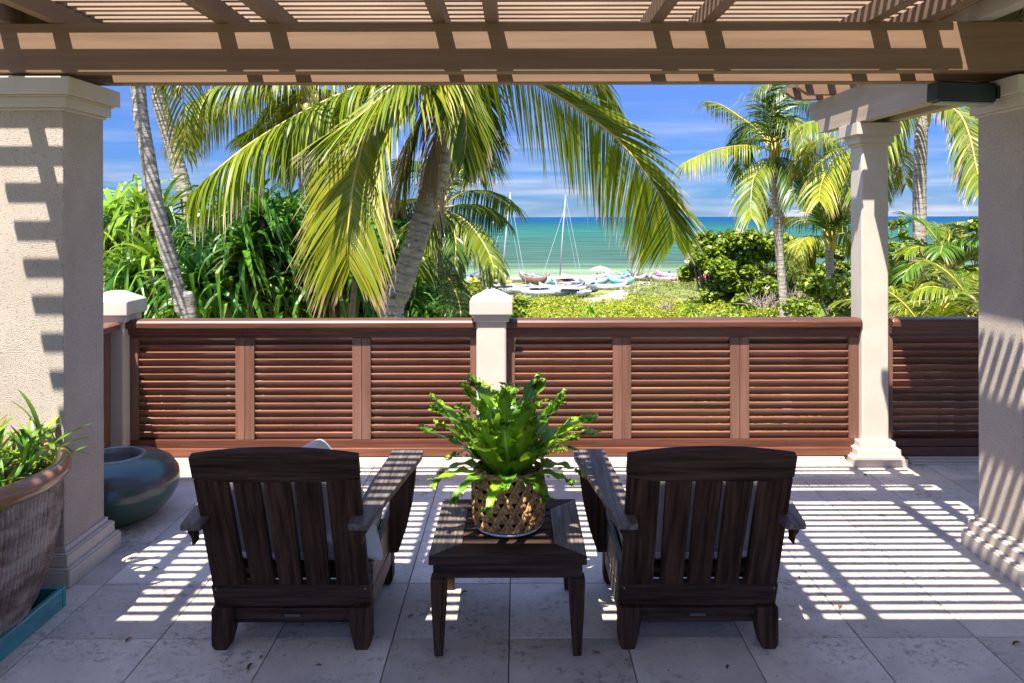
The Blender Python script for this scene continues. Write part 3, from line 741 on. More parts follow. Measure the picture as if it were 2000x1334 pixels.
# ================================================================ SIDE TABLE
tb = root('side_table', (-.034, 3.195, 0), 'low square dark wood table between the two armchairs', 'table')
tx0, tx1, ty0, ty1 = -.330, .262, 2.90, 3.490; fw = .118; zt0, zt1 = .352, .386
def mitre(name, m, A, B, C, D): # quad on top
    V0 = [(x, y, zt0) for x, y in (A,B,C,D)]; V1 = [(x, y, zt1) for x, y in (A,B,C,D)]
    MB().hexa(V0, V1).make(name, m, tb, bevel=.0025)
g_ = .0006
mitre('frame_board', M['teak_x'], (tx0+g_,ty0), (tx1-g_,ty0), (tx1-fw-g_,ty0+fw), (tx0+fw+g_,ty0+fw))
mitre('frame_board', M['teak_x'], (tx0+fw+g_,ty1-fw), (tx1-fw-g_,ty1-fw), (tx1-g_,ty1), (tx0+g_,ty1))
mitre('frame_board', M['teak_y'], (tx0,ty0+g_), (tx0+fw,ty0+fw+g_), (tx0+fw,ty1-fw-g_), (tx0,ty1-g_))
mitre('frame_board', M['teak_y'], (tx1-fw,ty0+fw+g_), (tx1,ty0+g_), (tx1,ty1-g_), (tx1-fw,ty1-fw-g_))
n = 5; yy0 = ty0+fw+.006; yy1 = ty1-fw-.006; w_ = (yy1-yy0)/n
for i in range(n): box('top_slat', M['teak_x'], tb, tx0+fw+.001, tx1-fw-.001, yy0+w_*i+.004, yy0+w_*(i+1)-.004, .358, .381, bevel=.002)
for a in ((tx0+.016, tx1-.016, ty0+.014, ty0+.036), (tx0+.016, tx1-.016, ty1-.036, ty1-.014)): box('apron', M['teak_x'], tb, *a, .298, .3515)
for a in ((tx0+.014, tx0+.036, ty0+.037, ty1-.037), (tx1-.036, tx1-.014, ty0+.037, ty1-.037)): box('apron', M['teak_y'], tb, *a, .298, .3515)
for sx in (-1, 1):
    for sy in (-1, 1):
        cx = tx0+.0 if sx < 0 else tx1; cy = ty0 if sy < 0 else ty1
        a0, b0 = cx - sx*.006, cx - sx*.068; c0, d0 = cy - sy*.008, cy - sy*.066
        rings = []
        for z, t in ((0,.030),(.08,.020),(.18,.008),(.2975,0)):
            xa, xb = a0 - sx*(t*.45), b0 + sx*t*.55; ya, yb = c0 - sy*t*.45, d0 + sy*t*.55
            rings.append([(min(xa,xb),min(ya,yb),z),(max(xa,xb),min(ya,yb),z),(max(xa,xb),max(ya,yb),z),(min(xa,xb),max(ya,yb),z)])
        V = [p for r in rings for p in r]; Fc = [(3,2,1,0),(12,13,14,15)]
        for k in range(3):
            for j in range(4): Fc.append((k*4+j, k*4+(j+1)%4, (k+1)*4+(j+1)%4, (k+1)*4+j))
        MB().add(V, Fc).make('leg', M['teak_z'], tb, bevel=.004)

# ================================================================ BASKET PLANTER, SAUCER, FERN
PC = Vector((-.034, 3.195, .386))
sc_ = MB().lathe([(.001,.002),(.10,.002),(.125,.006),(.136,.014),(.139,.013),(.130,.002),(.118,.0),(.001,.0)], PC, 64)
tag(sc_.make('saucer', M['white_glaze'], loc=PC, smooth=True), 'white glazed saucer under the woven basket on the table', 'saucer')
bk = root('basket_planter', PC + Vector((0,0,.014)), 'woven water hyacinth basket planter with round holes on the table', 'basket')
def prad(h): t = h/.225; return .122 + .022*math.sin(math.pi*min(1, t*.62+.18)) - .0
inner = MB().lathe([(.001,.006),(.104,.006),(.122,.05),(.124,.20),(.116,.20),(.114,.19),(.001,.188)], PC + Vector((0,0,.014)), 32)
inner.cur = 0; inner.make('inner_pot', M['soil'], bk, smooth=True)
strawA = mat('straw', (.20,.095,.032), (.50,.28,.10), rough=.48, scale=38, bump=.8, bscale=90, bdist=.002, rnd=.28)
def ribbon(path, w, th=.006):
    """flat woven strip with rounded cross-section following (theta,h,roff)"""
    pts = []; 
    for th_, h, ro in path:
        r = prad(h)+ro; pts.append(Vector((PC.x+r*math.cos(th_), PC.y+r*math.sin(th_), PC.z+.014+h)))
    V = []; k = 6; n = len(pts)
    for i, (p, (t_, h, ro)) in enumerate(zip(pts, path)):
        T = (pts[min(i+1,n-1)]-pts[max(i-1,0)]).normalized(); nr = Vector((math.cos(t_), math.sin(t_), 0)); b = T.cross(nr).normalized()
        for j in range(k):
            a = 2*math.pi*j/k; V.append(p + b*(w/2*math.cos(a)) + nr*(th/2*math.sin(a)))
    Fc = [(i*k+j, i*k+(j+1)%k, (i+1)*k+(j+1)%k, (i+1)*k+j) for i in range(n-1) for j in range(k)]
    return V, Fc
H_ = .215; NC = 18; rowp = H_/5.2
for lev in range(6):      # horizontal courses (pairs)
    mb = MB()
    for d in (-.006, .006):
        h = .012 + rowp*lev + d*.9
        mb.add(*ribbon([(2*math.pi*i/84, h, .004*math.sin(2*math.pi*i/84*NC + lev*3.14)) for i in range(85)], .0135))
    mb.make('weave_band', strawA, bk, smooth=True)
for sgn in (-1, 1):
    for c in range(NC):
        mb = MB()
        for d in (-.05, .05):
            path = []
            for i in range(41):
                h = .006 + (H_-.010)*i/40
                th_ = 2*math.pi*c/NC + d + sgn*(h/rowp)*(math.pi/NC)
                path.append((th_, h, .0035 + sgn*.004*math.sin(h/rowp*math.pi*2)))
            mb.add(*ribbon(path, .0140))
        mb.make('weave_strand', strawA, bk, smooth=True)
mb = MB()
for d in (0, 1): mb.add(*ribbon([(2*math.pi*i/96, H_+.004*d, .003*math.sin(i*1.3+d*3)) for i in range(97)], .016, .014))
mb.make('basket_rim', strawA, bk, smooth=True)

def strap(path, wfun, seg_across=4, ruffle=0, rfreq=5, rn=.5, fold=.0, up=None, seed=0):
    """strip mesh along path; returns V,F(list),lt,rn,ac"""
    n = len(path); V = []; lt = []; ac = []
    for i, p in enumerate(path):
        T = (path[min(i+1,n-1)]-path[max(i-1,0)]).normalized()
        ref = up or Vector((0,0,1))
        s = T.cross(ref); s = s.normalized() if s.length > 1e-3 else Vector((1,0,0))
        nrm = s.cross(T).normalized(); t = i/(n-1); w = wfun(t)
        for j in range(seg_across+1):
            u = -1 + 2*j/seg_across
            V.append(p + s*(u*w) + nrm*(abs(u)*fold*w + ruffle*abs(u)**2*math.sin(t*rfreq*6.28+seed+u*1.3)))
            lt.append(t); ac.append(abs(u))
    k = seg_across+1
    Fc = [(i*k+j, i*k+j+1, (i+1)*k+j+1, (i+1)*k+j) for i in range(n-1) for j in range(seg_across)]
    return V, Fc, lt, [rn]*len(V), ac

class LB:   # leaf batch
    def __init__(s): s.v=[]; s.f=[]; s.lt=[]; s.rn=[]; s.ac=[]
    def add(s, V, Fc, lt, rn, ac):
        o = len(s.v); s.v += [tuple(p) for p in V]; s.f += [tuple(i+o for i in f) for f in Fc]; s.lt += lt; s.rn += rn; s.ac += ac
    def make(s, name, m, parent=None, loc=(0,0,0)):
        off = WL[parent] if parent is not None else Vector(loc)
        V = np.array(s.v) - np.array(off)
        me = mesh(name, V, s.f, m, True, {'lt': s.lt, 'rn': s.rn, 'ac': s.ac})
        return link(name, me, parent, None if parent is not None else off)

def bend_path(p0, az, el, L, droop, n, wob=0, rr=random):
    p = Vector(p0); pts = [p.copy()]; e = el
    for i in range(n):
        t = (i+1)/n
        e = el - droop*t**1.4
        a = az + wob*math.sin(t*3)
        p = p + Vector((math.cos(e)*math.cos(a), math.cos(e)*math.sin(a), math.sin(e)))*(L/n); pts.append(p.copy())
    return pts

fern = root('crested_fern', PC + Vector((0,0,.21)), 'bright green crested bird nest fern spilling over the woven basket', 'plant')
rr = random.Random(4)
def fern_frond(p0, az, el, L, droop, w0, seed):
    lb = LB(); rn = rr.random()
    n = 18; path = bend_path(p0, az, el, L, droop, n, rr.uniform(-.25,.25))
    ph = rr.uniform(0, 6)
    def wf(t):
        base = w0*(math.sin(min(1, t*1.15+.10)*math.pi*.86)**.8)
        return max(.003, base*(1+.16*math.sin(t*26+ph)+.08*math.sin(t*51+ph)))
    lb.add(*strap(path, wf, 6, ruffle=w0*.22, rfreq=3.2, rn=rn, fold=.25, seed=ph))
    # crested, forked tips and side lobes
    T = (path[-1]-path[-3]).normalized(); s = T.cross(Vector((0,0,1))).normalized()
    def lobe(p, d, l, w, depth):
        q = [Vector(p)]; dd = Vector(d).normalized()
        curl = Vector((rr.uniform(-.4,.4), rr.uniform(-.4,.4), rr.uniform(-.6,.35)))
        for i in range(4): q.append(q[-1] + dd*(l/4)); dd = (dd + curl*.14).normalized()
        lb.add(*strap(q, lambda t: w*(1-.55*t) if depth else w*max(.12, 1-t), 2, ruffle=w*.5, rfreq=1.5, rn=min(1, rn+.25), fold=.2, seed=ph))
        if depth:
            for k in range(rr.choice((2,3))):
                sd = dd.cross(Vector((0,0,1))); sd = sd.normalized() if sd.length > .01 else Vector((1,0,0))
                lobe(q[-1], dd + sd*rr.uniform(-.9,.9) + Vector((0,0,rr.uniform(-.3,.3))), l*rr.uniform(.4,.65), w*.5, depth-1)
    for k in range(rr.choice((3,4,5))):
        lobe(path[-2], T + s*rr.uniform(-1.1,1.1) + Vector((0,0,rr.uniform(-.3,.3))), L*rr.uniform(.07,.14), w0*.46, 1)
    for k in range(rr.choice((2,3,4))):
        i = rr.randint(n*5//9, n-2); sg = rr.choice((-1,1)); wi = wf(i/n)
        lobe(path[i] + s*sg*wi*.75, T*.8 + s*sg*rr.uniform(.5,1.1), L*rr.uniform(.06,.12), w0*.26, 0)
    lb.make('frond', M['fern'], fern)
c0 = PC + Vector((0, 0, .205))
for i in range(13):
    az = 2*math.pi*i/13 + rr.uniform(-.2,.2); fern_frond(c0 + Vector((math.cos(az)*.03, math.sin(az)*.03, 0)), az, R(rr.uniform(66,84)), rr.uniform(.31,.40), R(rr.uniform(10,40)), rr.uniform(.044,.058), i)
for i in range(24):
    az = 2*math.pi*i/24 + rr.uniform(-.2,.2); fern_frond(c0 + Vector((math.cos(az)*.05, math.sin(az)*.05, 0)), az, R(rr.uniform(44,68)), rr.uniform(.30,.38), R(rr.uniform(10,45)), rr.uniform(.042,.054), i)
for i in range(13):
    az = 2*math.pi*i/13 + rr.uniform(-.2,.2); fern_frond(c0 + Vector((math.cos(az)*.06, math.sin(az)*.06, 0)), az, R(rr.uniform(16,38)), rr.uniform(.20,.29), R(rr.uniform(40,80)), rr.uniform(.030,.042), i)

# ================================================================ BIG RIBBED POT (left)
BP = Vector((-2.26, 3.00, 0))
tr = root('pot_tray', BP, 'square teal glazed tray under the big ribbed pot', 'tray')
a_ = .34
for (x0,x1,y0,y1) in ((-2.60,-1.92,2.40,2.425),(-2.60,-1.92,3.292,3.317),(-2.60,-2.575,2.426,3.291),(-1.945,-1.92,2.426,3.291)):
    box('tray_side', M['teal'], tr, x0, x1, y0, y1, 0.0, .083, bevel=.004)
box('tray_floor', M['soil'], tr, -2.574, -1.946, 2.427, 3.290, .004, .02)
bp_ = root('ribbed_pot', BP + Vector((0,0,.02)), 'huge ribbed clay pot with a smooth brown rolled rim, cut by the left edge', 'pot')
def ribmat():
    m = mat('ribbed_clay', (.19,.115,.075), (.54,.43,.33), rough=.55, scale=3.2, stretch=(1,1,2.2), bump=.7, bscale=60, bdist=.008, detail=9, lo=.40, hi=.58)
    return m
prof = [(.27,.02),(.30,.03),(.345,.12),(.385,.22),(.415,.34),(.432,.46),(.440,.56),(.442,.605)]
pr2 = []
for i in range(len(prof)-1):
    for k in range(6): t = k/6; pr2.append((prof[i][0]*(1-t)+prof[i+1][0]*t, prof[i][1]*(1-t)+prof[i+1][1]*t))
pr2.append(prof[-1])
rz = random.Random(2); jit = [rz.uniform(.5,1.2) for _ in range(720)]
MB().lathe(pr2, BP, 720, lambda j, r, z: (.0075*jit[(j//5)]*(1 if (j % 5) in (0,1) else (-.7 if (j % 5) == 3 else 0)) + .002*math.sin(z*90+j*.05))).make('body', ribmat(), bp_)
MB().lathe([(.436,.600),(.458,.603),(.472,.622),(.474,.645),(.466,.668),(.448,.680),(.426,.676),(.412,.66),(.405,.63),(.402,.59),(.40,.55)], BP, 96).make('rim', M['terracotta'], bp_, smooth=True)
MB().lathe([(.001,.585),(.2,.59),(.401,.575)], BP, 48).make('soil', M['soil'], bp_, smooth=True)
pp = root('strap_leaf_plant', BP + Vector((0,0,.58)), 'leafy green strap leaved plant growing in the big ribbed pot', 'plant')
rr = random.Random(11)
for k in range(36):
    a = rr.uniform(0, 6.28); rad = rr.uniform(.02,.33); b0 = BP + Vector((rad*math.cos(a)+.07, rad*math.sin(a)+.06, .58))
    st = rr.uniform(.0,.15)
    for q in range(8):
        lb = LB(); az = rr.uniform(0, 6.28); el = R(rr.uniform(15,85)); L = rr.uniform(.14,.30); w = rr.uniform(.008,.014)
        path = bend_path(b0 + Vector((0,0,st*q/8)), az, el, L, R(rr.uniform(10,80)), 8)
        lb.add(*strap(path, lambda t: w*(math.sin(min(1,t*.93+.07)*math.pi)**.6)+.0006, 2, rn=rr.random(), fold=.35))
        lb.make('leaf', M['potleaf'], pp)

# ================================================================ GREEN JAR behind the left pillar
JP = Vector((-2.215, 4.275, 0))
def jar_mat():
    m = bpy.data.materials.new('jar_glaze'); m.use_nodes = True; t = m.node_tree; b = t.nodes['Principled BSDF']
    co = N(t, 'ShaderNodeTexCoord'); s = N(t, 'ShaderNodeSeparateXYZ'); t.links.new(co.outputs['Object'], s.inputs[0])
    n = N(t, 'ShaderNodeTexNoise'); n.inputs['Scale'].default_value = 6; n.inputs['Detail'].default_value = 7; t.links.new(co.outputs['Object'], n.inputs[0])
    a = N(t, 'ShaderNodeMath', operation='MULTIPLY_ADD'); a.inputs[1].default_value = .20; t.links.new(n.outputs[0], a.inputs[0]); t.links.new(s.outputs[2], a.inputs[2])
    cr = N(t, 'ShaderNodeValToRGB'); e = cr.color_ramp.elements; e[0].position = .10; e[0].color = (.060,.085,.025,1); e[1].position = .40; e[1].color = (.035,.090,.075,1)
    x = cr.color_ramp.elements.new(.20); x.color = (.05,.085,.045,1); x = cr.color_ramp.elements.new(.29); x.color = (.025,.070,.065,1); x = cr.color_ramp.elements.new(.36); x.color = (.05,.05,.05,1)
    t.links.new(a.outputs[0], cr.inputs[0]); t.links.new(cr.outputs[0], b.inputs['Base Color'])
    b.inputs['Roughness'].default_value = .30; b.inputs['Coat Weight'].default_value = .35
    return m
jr = root('glazed_jar', JP, 'squat blue green glazed jar behind the left pillar by the railing', 'pot')
MB().lathe([(.13,0),(.17,.004),(.24,.04),(.30,.10),(.333,.16),(.340,.205),(.330,.25),(.300,.295),(.245,.328),(.165,.343)], JP, 80).make('body', jar_mat(), jr, smooth=True)
MB().lathe([(.165,.341),(.160,.349),(.150,.352),(.142,.346),(.140,.31),(.142,.20),(.001,.20)], JP, 80).make('rim', mat('jar_rim', (.10,.13,.13), (.30,.32,.30), rough=.2, scale=9, coat=.5), jr, smooth=True)

# ================================================================ PALMS
def catmull(pts, n):
    pts = [Vector(p) for p in pts]; P_ = [pts[0]*2-pts[1]] + pts + [pts[-1]*2-pts[-2]]; out_ = []
    segs = len(pts)-1
    for i in range(n+1):
        t = i/n*segs; k = min(int(t), segs-1); u = t-k
        a, b, c, d = P_[k], P_[k+1], P_[k+2], P_[k+3]
        out_.append(.5*((2*b) + (c-a)*u + (2*a-5*b+4*c-d)*u*u + (3*b-a-3*c+d)*u**3))
    return out_

def trunk(parent, pts, r0, r1, ring=.055, sides=18, seed=0):
    rg = random.Random(seed)
    path = catmull(pts, 40)
    L = sum((path[i+1]-path[i]).length for i in range(40))
    n = int(L/ring*2)
    n = min(n, 420)
    path = catmull(pts, n); V = []; lt = []; acc = 0
    for i, p in enumerate(path):
        T = (path[min(i+1,n)]-path[max(i-1,0)]).normalized(); a = T.cross(Vector((0,1,0))).normalized(); b = T.cross(a)
        if i: acc += (p-path[i-1]).length
        t = i/n; r = r0*(1-t)+r1*t + (.35*r0*math.exp(-t*14))
        r *= 1 + (.035 if i % 2 else -.02) + rg.uniform(-.022,.022)
        for j in range(sides):
            th = 2*math.pi*j/sides; w = 1+.03*math.sin(th*3+i*.9+seed)
            V.append(p + (a*math.cos(th)+b*math.sin(th))*r*w); lt.append(acc)
    k = sides; Fc = [(i*k+j, i*k+(j+1)%k, (i+1)*k+(j+1)%k, (i+1)*k+j) for i in range(n) for j in range(k)]
    V = np.array([tuple(v) for v in V]) - np.array(WL[parent])
    return link('trunk', mesh('trunk', V, Fc, M['bark'], True, {'lt': lt}), parent)

def frond_geo(pts, ll, wd, hang=.8, npair=80, seed=0, open_=.9, tipf=.35, stem=.12, rs=.022, side_len=(1,1), segs=5, lift=.25, raggy=.12, twist=0, opens=(1,1)):
    """returns numpy arrays of a full palm frond; pts: rachis control points"""
    rg = np.random.RandomState(seed); path = catmull(pts, npair)
    Pn = np.array([tuple(p) for p in path]); n = len(Pn)
    T = np.gradient(Pn, axis=0); T /= np.linalg.norm(T, axis=1)[:, None]
    up = np.array([0,0,1.0]); Sd = np.cross(T, up)
    nl = np.linalg.norm(Sd, axis=1)
    # keep the side vector continuous where the rachis is nearly vertical
    last = Sd[0]/max(nl[0], 1e-6)
    for i in range(n):
        if nl[i] > .32: last = Sd[i]/nl[i]
        v = last - T[i]*np.dot(last, T[i]); Sd[i] = v/np.linalg.norm(v)
    if twist:
        tw = np.radians(twist); Bn = np.cross(Sd, T); Sd = Sd*math.cos(tw) + Bn*math.sin(tw)
    Nn = np.cross(Sd, T)
    Vs = []; Fs = []; LT = []; RN = []; MI = []; off = 0
    for i in range(int(n*stem), n):
        s = (i-n*stem)/(n-n*stem)
        Lp = ll*(.45+.75*math.sin(math.pi*min(1, s*.80+.16))**.8)*(1 if s < .9 else 1-(s-.9)*4)
        for sg in (-1, 1):
            L = Lp*rg.uniform(1-raggy, 1+raggy*.6)*side_len[0 if sg < 0 else 1]
            ang = open_*opens[0 if sg < 0 else 1]*(1-s*tipf) 
            d = Sd[i]*sg*math.sin(ang) + T[i]*math.cos(ang)*(1.0) + Nn[i]*lift*(1-s)
            d = d/np.linalg.norm(d) + rg.uniform(-.05,.05,3)
            p = Pn[i].copy(); q = [p]; rn = min(1, max(0, rg.beta(2,2.2)))
            hh = hang*rg.uniform(.75,1.25)
            for k in range(segs):
                t = (k+.5)/segs
                dd = d*(1-min(.97, hh*t**.75)) + np.array([0,0,-1.0])*min(.97, hh*t**.75)
                dd += rg.uniform(-.03,.03,3)*t
                dd /= np.linalg.norm(dd); p = p + dd*(L/segs); q.append(p)
            q = np.array(q)
            wv = T[i] - d*np.dot(T[i], d); wl = np.linalg.norm(wv); wv = wv/wl if wl > 1e-3 else Nn[i]
            wv = wv*.85 + Nn[i]*rg.uniform(-.6,.6); wv /= np.linalg.norm(wv)
            tt = np.linspace(0, 1, segs+1); w = wd*np.minimum(1, .35+3*tt)*(1-tt**2.2)*rg.uniform(.8,1.15) + wd*.03
            A = q - wv*w[:, None]/2; B = q + wv*w[:, None]/2
            V = np.empty((2*(segs+1), 3)); V[0::2] = A; V[1::2] = B
            for k in range(segs): Fs.append((off+2*k, off+2*k+1, off+2*k+3, off+2*k+2)); MI.append(0)
            Vs.append(V); LT.append(np.repeat(tt, 2)*(.86+.22*s)); RN.append(np.full(2*(segs+1), rn)); off += 2*(segs+1)
    # rachis
    k = 5
    for i in range(n):
        s = i/(n-1); r = rs*(1-s)**.8 + .0025
        th = np.arange(k)*2*math.pi/k
        Vs.append(Pn[i] + (Sd[i][None]*np.cos(th)[:, None] + Nn[i][None]*np.sin(th)[:, None]*.8)*r)
        LT.append(np.zeros(k)); RN.append(np.zeros(k))
    for i in range(n-1):
        for j in range(k): Fs.append((off+i*k+j, off+i*k+(j+1)%k, off+(i+1)*k+(j+1)%k, off+(i+1)*k+j)); MI.append(1)
    return np.concatenate(Vs), np.array(Fs), np.concatenate(LT), np.concatenate(RN), MI

def frond(parent, pts, ll, wd, m='frond', **k):
    V, Fq, lt, rn, mi = frond_geo(pts, ll, wd, **k)
    me = mesh('frond', V - np.array(WL[parent]), Fq, [M[m], M['palm_rachis'] if m != 'dead' else M['twig']], True, {'lt': lt, 'rn': rn}, mi=mi)
    return link('frond', me, parent)

def boot_cluster(parent, c, T, r, seed=0):
    mb = MB(); rg = random.Random(seed)
    for i in range(14):
        a = i*2.4; d = Vector((math.cos(a), math.sin(a), 0))
        mb.tube([c + d*r*.6 - Vector((0,0,.35)), c + d*r*1.2, c + d*r*2.2 + Vector((0,0,.45))], [r*.35, r*.30, r*.12], 5)
    mb.make('leaf_base', M['palm_rachis'], parent, smooth=True)

def nuts(parent, c, r, n, seed=0):
    rg = random.Random(seed)
    for i in range(n):
        a = rg.uniform(0, 6.28)
        p = c + Vector((math.cos(a)*r, math.sin(a)*r, rg.uniform(-.3,.0)))
        prof = [(.001,-.13),(.06,-.11),(.09,-.04),(.095,.02),(.07,.09),(.001,.12)]
        MB().lathe(prof, p, 10).make('coconut', mat_nut, parent, smooth=True)
mat_nut = mat('coconut_husk', (.16,.17,.03), (.30,.26,.06), rough=.5)

def auto_fronds(parent, c, n, L, ll, wd, seed, m='frond', els=(75,-20), npair=46, segs=4, hang=.75, droop=(60,110), **kw):
    rg = random.Random(seed)
    for i in range(n):
        az = i*2.3999 + rg.uniform(-.2,.2); t = i/n
        el = R(els[0]*(1-t)+els[1]*t + rg.uniform(-8,8)); dr = R(rg.uniform(*droop))*(.6+.4*t)
        path = bend_path(c, az, el, L*rg.uniform(.85,1.1), dr, 6)
        mm = m if rg.random() < .8 or m != 'frond' else 'frond_old'
        frond(parent, path, ll, wd, mm, hang=hang, npair=npair, seed=seed*31+i, segs=segs, **kw)

# --- foreground leaning palm (A)
YA = 9.5
A = root('coconut_palm', P(765, 640, YA)*1, 'large leaning coconut palm in the middle, its fronds hanging across the view', 'palm tree', 'coconut palms')
A.location.z = GZ; WL[A] = Vector(A.location)
base = P(765, 640, YA); 
trunk(A, [Vector((base.x-.35, YA, GZ-.1)), Vector((base.x-.12, YA, -2.0)), P(764,622,YA), P(779,570,YA), P(806,490,YA), P(828,420,YA), P(852,340,YA), P(872,260,YA), P(890,190,YA), P(905,120,YA)], .150, .125, seed=1)
ca = P(905, 95, YA)
def fp(lst): return [P(x, y, Y) for x, y, Y in lst]
boot_cluster(A, ca, None, .11)
frond(A, fp([(900,95,9.4),(800,130,9.1),(700,168,8.9),(600,214,8.7),(500,272,8.5),(430,325,8.3),(378,372,8.2)]), .98, .036, 'frond', hang=1.15, npair=150, seed=1, open_=1.15, segs=6, stem=.05, rs=.028)
frond(A, fp([(900,100,9.3),(860,130,8.9),(819,171,8.6),(754,216,8.3),(716,268,8.1),(700,320,8.0),(688,376,7.9),(681,433,7.85),(679,484,7.8),(683,522,7.8)]), .96, .038, 'frond_old', hang=.55, npair=140, seed=2, open_=1.0, segs=6, stem=.06, rs=.030, lift=.1)
frond(A, fp([(905,95,9.4),(893,140,8.9),(898,175,8.7),(907,212,8.6),(911,256,8.6),(906,312,8.6)]), .62, .034, 'frond', hang=.6, npair=90, seed=3, open_=.75, segs=6, stem=.05, lift=.1)
frond(A, fp([(915,90,9.4),(980,120,9.0),(1060,170,8.7),(1130,214,8.5),(1202,268,8.4),(1262,340,8.3),(1300,400,8.3),(1318,468,8.3)]), 1.0, .034, 'frond', hang=.34, npair=132, seed=4, open_=1.2, segs=6, stem=.0, rs=.026, lift=0, twist=66, tipf=.30, side_len=(1,.72), opens=(1,.42))
frond(A, fp([(915,90,9.5),(1050,95,9.6),(1140,130,9.7),(1185,185,9.8),(1216,248,9.9)]), .62, .030, 'frond', hang=.85, npair=70, seed=5, segs=5)
frond(A, fp([(900,95,9.6),(840,105,10.2),(770,145,10.8),(700,230,11.2),(650,330,11.4),(640,400,11.4)]), .95, .034, 'frond', hang=.7, npair=120, seed=6, segs=5)
frond(A, fp([(900,95,9.3),(835,115,8.6),(745,190,8.0),(690,235,7.8),(640,262,7.7)]), .70, .034, 'frond', hang=.30, npair=90, seed=7, segs=5, open_=.55, lift=0)
frond(A, fp([(905,95,9.6),(925,140,10.2),(935,190,10.5),(940,260,10.6),(932,330,10.6)]), .75, .032, 'frond', hang=.75, npair=90, seed=8, segs=5)
frond(A, fp([(895,110,9.3),(862,200,9.2),(850,290,9.1),(842,350,9.05)]), .65, .026, 'dead', hang=.9, npair=44, seed=9, segs=5)
frond(A, fp([(890,110,9.6),(868,240,9.9),(850,330,10.0),(842,400,10.0)]), .70, .024, 'dead', hang=.95, npair=40, seed=10, segs=5)
frond(A, fp([(895,110,9.3),(832,220,9.2),(790,300,9.1),(768,380,9.05),(760,430,9.0)]), .62, .026, 'dead', hang=.9, npair=44, seed=31, segs=5)
frond(A, fp([(900,110,9.4),(860,160,9.3),(825,230,9.25),(800,300,9.2),(790,340,9.2)]), .80, .032, 'frond_old', hang=.85, npair=90, seed=32, segs=5)
for i, (az, el) in enumerate(((.3,60),(1.6,65),(2.8,55),(4.2,70),(5.3,60),(0.9,30),(3.4,35))):
    frond(A, bend_path(ca, az, R(el), 3.6, R(80), 6), .8, .03, 'frond', hang=.8, npair=44, seed=60+i, segs=4)

# --- palm B behind it, crown at mid height
YB = 13.5
B = root('coconut_palm', G(862, 640), 'smaller coconut palm right behind the leaning one, arching fronds over the beach boats', 'palm tree', 'coconut palms')
B.location = (P(862,640,YB).x, YB, GZ); WL[B] = Vector(B.location)
trunk(B, [Vector((P(868,600,YB).x, YB, GZ-.1)), P(872,560,YB), P(868,480,YB), P(862,415,YB)], .14, .11, seed=2)
cB = P(862, 405, YB)
for i, (pts, ll, hg, mm) in enumerate((
    ([(862,405),(900,378),(940,372),(975,386),(1003,404)], .75, .8, 'frond_dark'),
    ([(862,405),(905,428),(935,460),(957,500),(968,540)], .55, .75, 'frond'),
    ([(862,405),(868,440),(880,490),(888,540)], .5, .7, 'frond'),
    ([(862,405),(880,330),(905,290),(945,272),(965,266)], .7, .8, 'frond_old'),
    ([(862,405),(895,340),(925,320),(955,318)], .8, .8, 'frond_dark'),
    ([(862,405),(830,430),(812,480),(808,540)], .8, .7, 'frond'),
    ([(862,405),(820,390),(780,400),(750,440)], .8, .8, 'frond'),
    ([(862,405),(850,350),(820,320),(780,310)], .8, .8, 'frond_dark'),
    ([(862,405),(856,460),(850,520),(846,570)], .7, .6, 'frond_old'),
    ([(862,405),(880,430),(890,470),(888,520)], .5, .8, 'frond_dark'),
    ([(862,405),(915,400),(950,410),(985,432)], .7, .9, 'frond_dark'))):
    frond(B, [P(x, y, YB+(-.4 if i % 2 else .5)*k) for k, (x, y) in enumerate(pts)], ll, .038, mm, hang=hg, npair=54, seed=100+i, segs=5)
frond(B, [P(862,405,YB), P(868,470,YB-.2), P(896,530,YB-.3), P(900,590,YB-.3)], .5, .03, 'dead', hang=.9, npair=36, seed=120)
# low arching frond right above the rail at left of the middle post
frond(B, [P(862,520,YB), P(885,560,12.4), P(898,600,12.0), P(900,640,11.8)], .55, .034, 'frond_dark', hang=.7, npair=50, seed=121)

# --- palm C, crown just under the beam at left centre
YC = 14.5
C_ = root('coconut_palm', (P(592,600,YC).x, YC, GZ), 'coconut palm whose yellow green crown meets the beam left of centre', 'palm tree', 'coconut palms')
trunk(C_, [Vector((P(585,640,YC).x, YC, GZ-.1)), P(588,560,YC), P(590,460,YC), P(600,340,YC), P(606,220,YC), P(606,180,YC)], .16, .12, seed=3)
cC = P(606, 165, YC); boot_cluster(C_, cC, None, .12)
nuts(C_, P(604, 190, YC-.3), .2, 6, 4)
for i, (pts, ll, hg, mm) in enumerate((
    ([(606,165),(540,172),(470,190),(410,215),(372,240),(350,268)], 1.05, 1.0, 'frond_old'),
    ([(606,165),(560,150),(500,150),(430,165),(370,200)], 1.0, 1.0, 'frond'),
    ([(606,165),(570,190),(520,240),(470,265)], .9, .9, 'frond'),
    ([(606,165),(540,130),(450,120),(380,130),(330,150)], .8, .9, 'frond'),
    ([(606,165),(650,190),(690,240),(700,300)], 1.0, .8, 'frond_old'),
    ([(606,165),(640,210),(650,270),(640,330)], .9, .8, 'frond_old'),
    ([(606,165),(580,220),(570,280),(580,340)], .9, .8, 'frond_old'),
    ([(606,165),(660,150),(730,160),(790,210)], .9, .8, 'frond'),
    ([(606,165),(600,100),(560,60),(500,50)], .9, .8, 'frond'),
    ([(606,165),(640,100),(700,70),(760,90)], .9, .8, 'frond'))):
    frond(C_, [P(x, y, YC+(-.35 if i % 2 else .45)*k) for k, (x, y) in enumerate(pts)], ll, .042, mm, hang=hg, npair=90, seed=200+i, segs=5)
frond(C_, [P(606,170,YC), P(596,240,YC), P(600,330,YC), P(592,400,YC)], .5, .03, 'dead', hang=.95, npair=40, seed=230)

